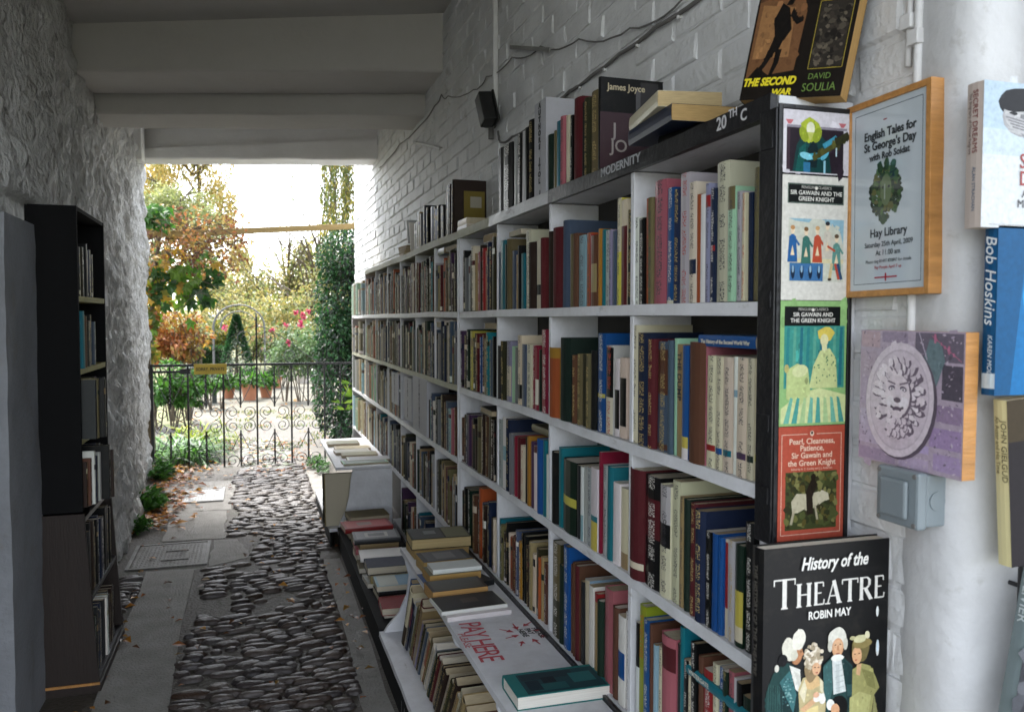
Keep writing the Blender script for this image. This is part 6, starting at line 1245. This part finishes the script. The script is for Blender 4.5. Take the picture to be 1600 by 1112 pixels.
# strap-leaved clumps and wall-foot weeds
def tuft(name, label, pts, n, L, W_, pal, cat='plant', up=1.0, group=None):
    c = Vector(pts[0]); o = MB()
    for (x, y) in pts:
        for i in range(n):
            a = R(0,6.28); el = R(.25,1.1)*up; d = Vector((math.cos(a),math.sin(a),el)).normalized(); l = L*R(.6,1.2); p = Vector((x+R(-.06,.06),y+R(-.06,.06),G+.0)); s_ = d.cross(Vector((0,0,1))).normalized()*W_/2
            o.cur = lc(pal, p*3+Vector((a,0,0)), 2); q1 = p+d*l*.5; q2 = q1+Vector((d.x,d.y,d.z-.55)).normalized()*l*.35; q3 = q2+Vector((d.x,d.y,-1.1)).normalized()*l*.3
            o.add([p-s_*.5,p+s_*.5,q1+s_,q1-s_,q2+s_*.8,q2-s_*.8,q3], [(0,1,2,3),(3,2,4,5),(5,4,6)])
    o.v = [tuple(Vector(v)-Vector((c[0],c[1],G))) for v in o.v]; e_ = o.build(name, M_LEAF, M=Matrix.Translation((c[0],c[1],G))); tag(e_, label, cat, group); return e_
tuft('strap_leaf_plant', 'mound of bright green strap leaves just beyond the gate hinge', [(-.98+R(0,.42),9.05+R(0,.9)) for _ in range(16)], 40, .42, .022, GREEN+['6fae3a','5a9a2c'])
tuft('strap_leaf_plant', 'yellow green arching strap plant beside the path beyond the gate', [(-.62+R(-.1,.12),10.4+R(-.3,.3)) for _ in range(5)], 26, .5, .026, ['8a9a34','6f8a2a','a0a23c'])
def weeds(name, label, c, r, n, L, pal):
    b = MB()
    for i in range(n):
        q = rv(); p = Vector((c[0]+q.x*r[0], c[1]+q.y*r[1], G+.02+abs(q.z)*r[2])); b.cur = lc(pal, p, 8); leaf(b, p, Vector((R(.0,1),R(-1,.4),R(-.2,.7))), Vector((R(-.4,.4),R(-.6,.2),1)), L*R(.6,1.3), L*.55)
    for i in range(20): q = rv(); b.cur = lin('3a4a20'); b.tube([(c[0],c[1]+q.y*r[1]*.4,G),(c[0]+q.x*r[0]*.6,c[1]+q.y*r[1],G+r[2]*.6)],.003,4)
    b.v = [tuple(Vector(v)-Vector((c[0],c[1],G))) for v in b.v]; tag(b.build(name, M_LEAF, M=Matrix.Translation((c[0],c[1],G))), label, 'weed')
WG = ['2c5a1c','3a6e26','4a8030','22461a','5a9038']
weeds('wall_weed', 'green weed at the wall foot behind the pale steel plate', (-.80,7.0), (.10,.30,.13), 420, .065, WG); weeds('wall_weed', 'small green weed at the wall foot next to the dark chequered cover', (-.78,6.3), (.07,.15,.07), 150, .05, WG)
weeds('wall_weed', 'leafy weed beside the gate hinge at the end of the rough wall', (-.85,8.35), (.11,.26,.13), 300, .065, WG)
weeds('wall_weed', 'low green weed outside by the gate-end bench', (.60,8.5), (.12,.5,.05), 200, .05, WG)
# fallen leaves: past counting
b = MB(); lp_ = [lin(c) for c in ('9a5a22','b0762c','7a4420','c08a3a','8a6a34','5a3a20')]
def fallen(x, y, L, z=.012):
    b.cur = random.choice(lp_); a = R(0,6.28); leaf(b, Vector((x,y,G+z+R(0,.012))), Vector((math.cos(a),math.sin(a),R(-.1,.25))), Vector((R(-.35,.35),R(-.35,.35),1)), L, L*R(.5,.8), R(.05,.3))
for i in range(420): fallen(random.gauss(-.72,.12), R(6.2,8.9), R(.04,.10), .02)
for i in range(260): fallen(R(-.9,.6), R(8.0,10.5), R(.03,.08), .02)
for i in range(420): fallen(R(-1.2,2.6), R(9.5,16), R(.03,.08), .01)
for i in range(95): fallen(R(-.80,.50), R(2.6,7.8), R(.025,.06), .014)
for i in range(60): fallen(random.choice([random.gauss(-.62,.03),random.gauss(.46,.03)]), R(2.8,6.5), R(.03,.06), .014)
tag(b.build('fallen_leaves', M_LEAF), 'scattered brown and yellow fallen autumn leaves on the ground', 'leaves', kind='stuff')
b = MB()
for i in range(5000):
    x, y = R(-.3,2.4), R(9.5,14); 
    if noise.noise(Vector((x*1.5,y*1.2,3))) < .05: continue
    p = Vector((x,y,G)); b.cur = lc(['4a6a24','5f7a2c','8a8a3c','3a5a1e'], p, 3); leaf(b, p, Vector((R(-.5,.5),R(-.5,.5),1)), rv(), R(.02,.05), .012)
tag(b.build('moss_and_grass', M_LEAF), kind='stuff')
# roses
rb = bpy.data.objects['rose_bush']; b = MB()
for (px, py) in ((463,488),(472,492),(480,487),(476,498),(468,505),(445,508),(470,510),(424,516),(352,512),(448,534),(453,536)):
    p = onY(px+R(-2,2), py, 15.0)
    for k in range(14): b.cur = lin(random.choice(['b03a64','c0507a','983056'])); leaf(b, p+rv()*.025, rv()+Vector((0,-.5,.3)), rv(), .055, .045)
b.T = None; b.v = [tuple(Vector(v)-Vector(rb.location)) for v in b.v]; b.build('blossom', M_LEAF, rb)
# terracotta pots with plants
def pot(px, pt, pb, w_px, label, m=M_TERRA, pal=GREEN, n=260, ph=1.0):
    base = onZ(px, pb, G); k = (-(ROT.transposed() @ base).z)/F; r_ = w_px*k/2; h = (pb-pt)*k; o = empty('plant_pot', (base.x,base.y,G))
    b = MB(); b.lathe([(r_*.70,0),(r_*.92,h*.80),(r_*1.0,h*.80),(r_*1.02,h),(r_*.9,h),(r_*.86,h*.86),(.001,h*.86)], n=22); b.build('pot', m, o, smooth=False)
    b = MB()
    for i in range(n): q = rv(); p = Vector((q.x*r_*1.3, q.y*r_*1.3, h*.9+abs(q.z)*h*1.1*ph)); b.cur = lc(pal, p+Vector(o.location), 4); leaf(b, p, q+rv()*.6, rv()+Vector((0,-.3,.8)), R(.07,.14), R(.03,.06))
    for i in range(7): a = R(0,6.28); b.cur = lin('3a5020'); b.tube([(0,0,h*.8),(r_*.7*math.cos(a),r_*.7*math.sin(a),h*1.5)],.006,4)
    b.build('leaves', M_LEAF, o); tag(o, label, 'plant pot', 'plant pots on the garden court')
pot(357,605,622,21,'terracotta pot smallest of the row, nearest the grey table post'); pot(390,600,625,26,'widest terracotta pot in the middle of the row beyond the gate'); pot(416,602,621,21,'terracotta pot with tilted dark rim at the rose bush end of the row')
pot(432,588,606,18,'terracotta pot half hidden behind the front row of pots'); pot(474,577,598,24,'pale stone plant pot near the rose bush', mat('pale_stone_pot', (.55,.50,.46), .8, .3, 10, .3, 50), ['6a8a44','8a9a54'], 160, .6)
# grey table
tq = onZ(335,630,G); tb_ = empty('garden_table', (tq.x,tq.y,G)); Yt = tq.y; x0 = onY(288,570,Yt).x; x1 = onY(392,570,Yt).x; z1 = onY(335,572,Yt).z; z0 = onY(335,580,Yt).z
M_TBL = mat('grey_green_timber', (.26,.29,.28), .6, .3, 8, .2, 30); I_ = tb_.matrix_basis.inverted()
for i in range(3): b = MB(); b.T = I_; b.box((x0,Yt+.0+.22*i,z1-.03),(x1-.5,Yt+.20+.22*i,z1)); b.build('top_plank', M_TBL, tb_, bevel=.004)
b = MB(); b.T = I_; zs_ = onY(335,597,Yt).z; b.box((x0,Yt-.35,zs_-.04),(x1-.65,Yt-.10,zs_)); b.build('seat_plank', M_TBL, tb_, bevel=.004)
for x in (x0+.35, tq.x): b = MB(); b.T = I_; b.box((x-.04,Yt+.02,G),(x+.04,Yt+.10,z1-.032)); b.build('leg', mat('dark_table_leg', (.02,.025,.024), .6, .2), tb_)
tag(tb_, 'grey green timber garden table with dark leg behind the yellow sign', 'table')
# metal rose arch
ar = empty('rose_arch', (onY(375,560,18).x, 18, G)); b = MB(); b.T = ar.matrix_basis.inverted()
for Y_, nm in ((18.0,0),(18.5,1)):
    xl, xr = onY(333,540,18).x, onY(414,540,18).x; zt, zs_ = onY(375,476,18).z, onY(375,512,18).z; cxm = (xl+xr)/2
    pts = [(xl,Y_,G),(xl,Y_,zs_)]+[(cxm-(xr-xl)/2*math.cos(a*math.pi/14),Y_,zs_+(zt-zs_)*math.sin(a*math.pi/14)) for a in range(1,14)]+[(xr,Y_,zs_),(xr,Y_,G)]; b.tube(pts,.014,6)
    pts = [(cxm-(xr-xl)*.36*math.cos(a*math.pi/14),Y_,zs_+(zt-zs_)*.72*math.sin(a*math.pi/14)) for a in range(0,15)]; b.tube(pts,.010,6)
for a in range(1,14,2): x = cxm-(xr-xl)/2*math.cos(a*math.pi/14); z = zs_+(zt-zs_)*math.sin(a*math.pi/14); b.tube([(x,18,z),(x,18.5,z)],.008,5)
b.build('hoops', mat('grey_arch_metal', (.11,.11,.11), .5, .2), ar); tag(ar, 'slender grey metal rose arch over the conifer in the garden', 'arch')
# ------------------------------------------------------------------ lettering becomes plain mesh
bpy.context.view_layer.update(); dg = bpy.context.evaluated_depsgraph_get()
for o in TEXTS:
    me = bpy.data.meshes.new_from_object(o.evaluated_get(dg)); me.name = o.name; n = bpy.data.objects.new('tmp', me); COL.objects.link(n)
    n.parent = o.parent; n.matrix_basis = o.matrix_basis.copy(); nm = o.name; bpy.data.objects.remove(o); n.name = nm
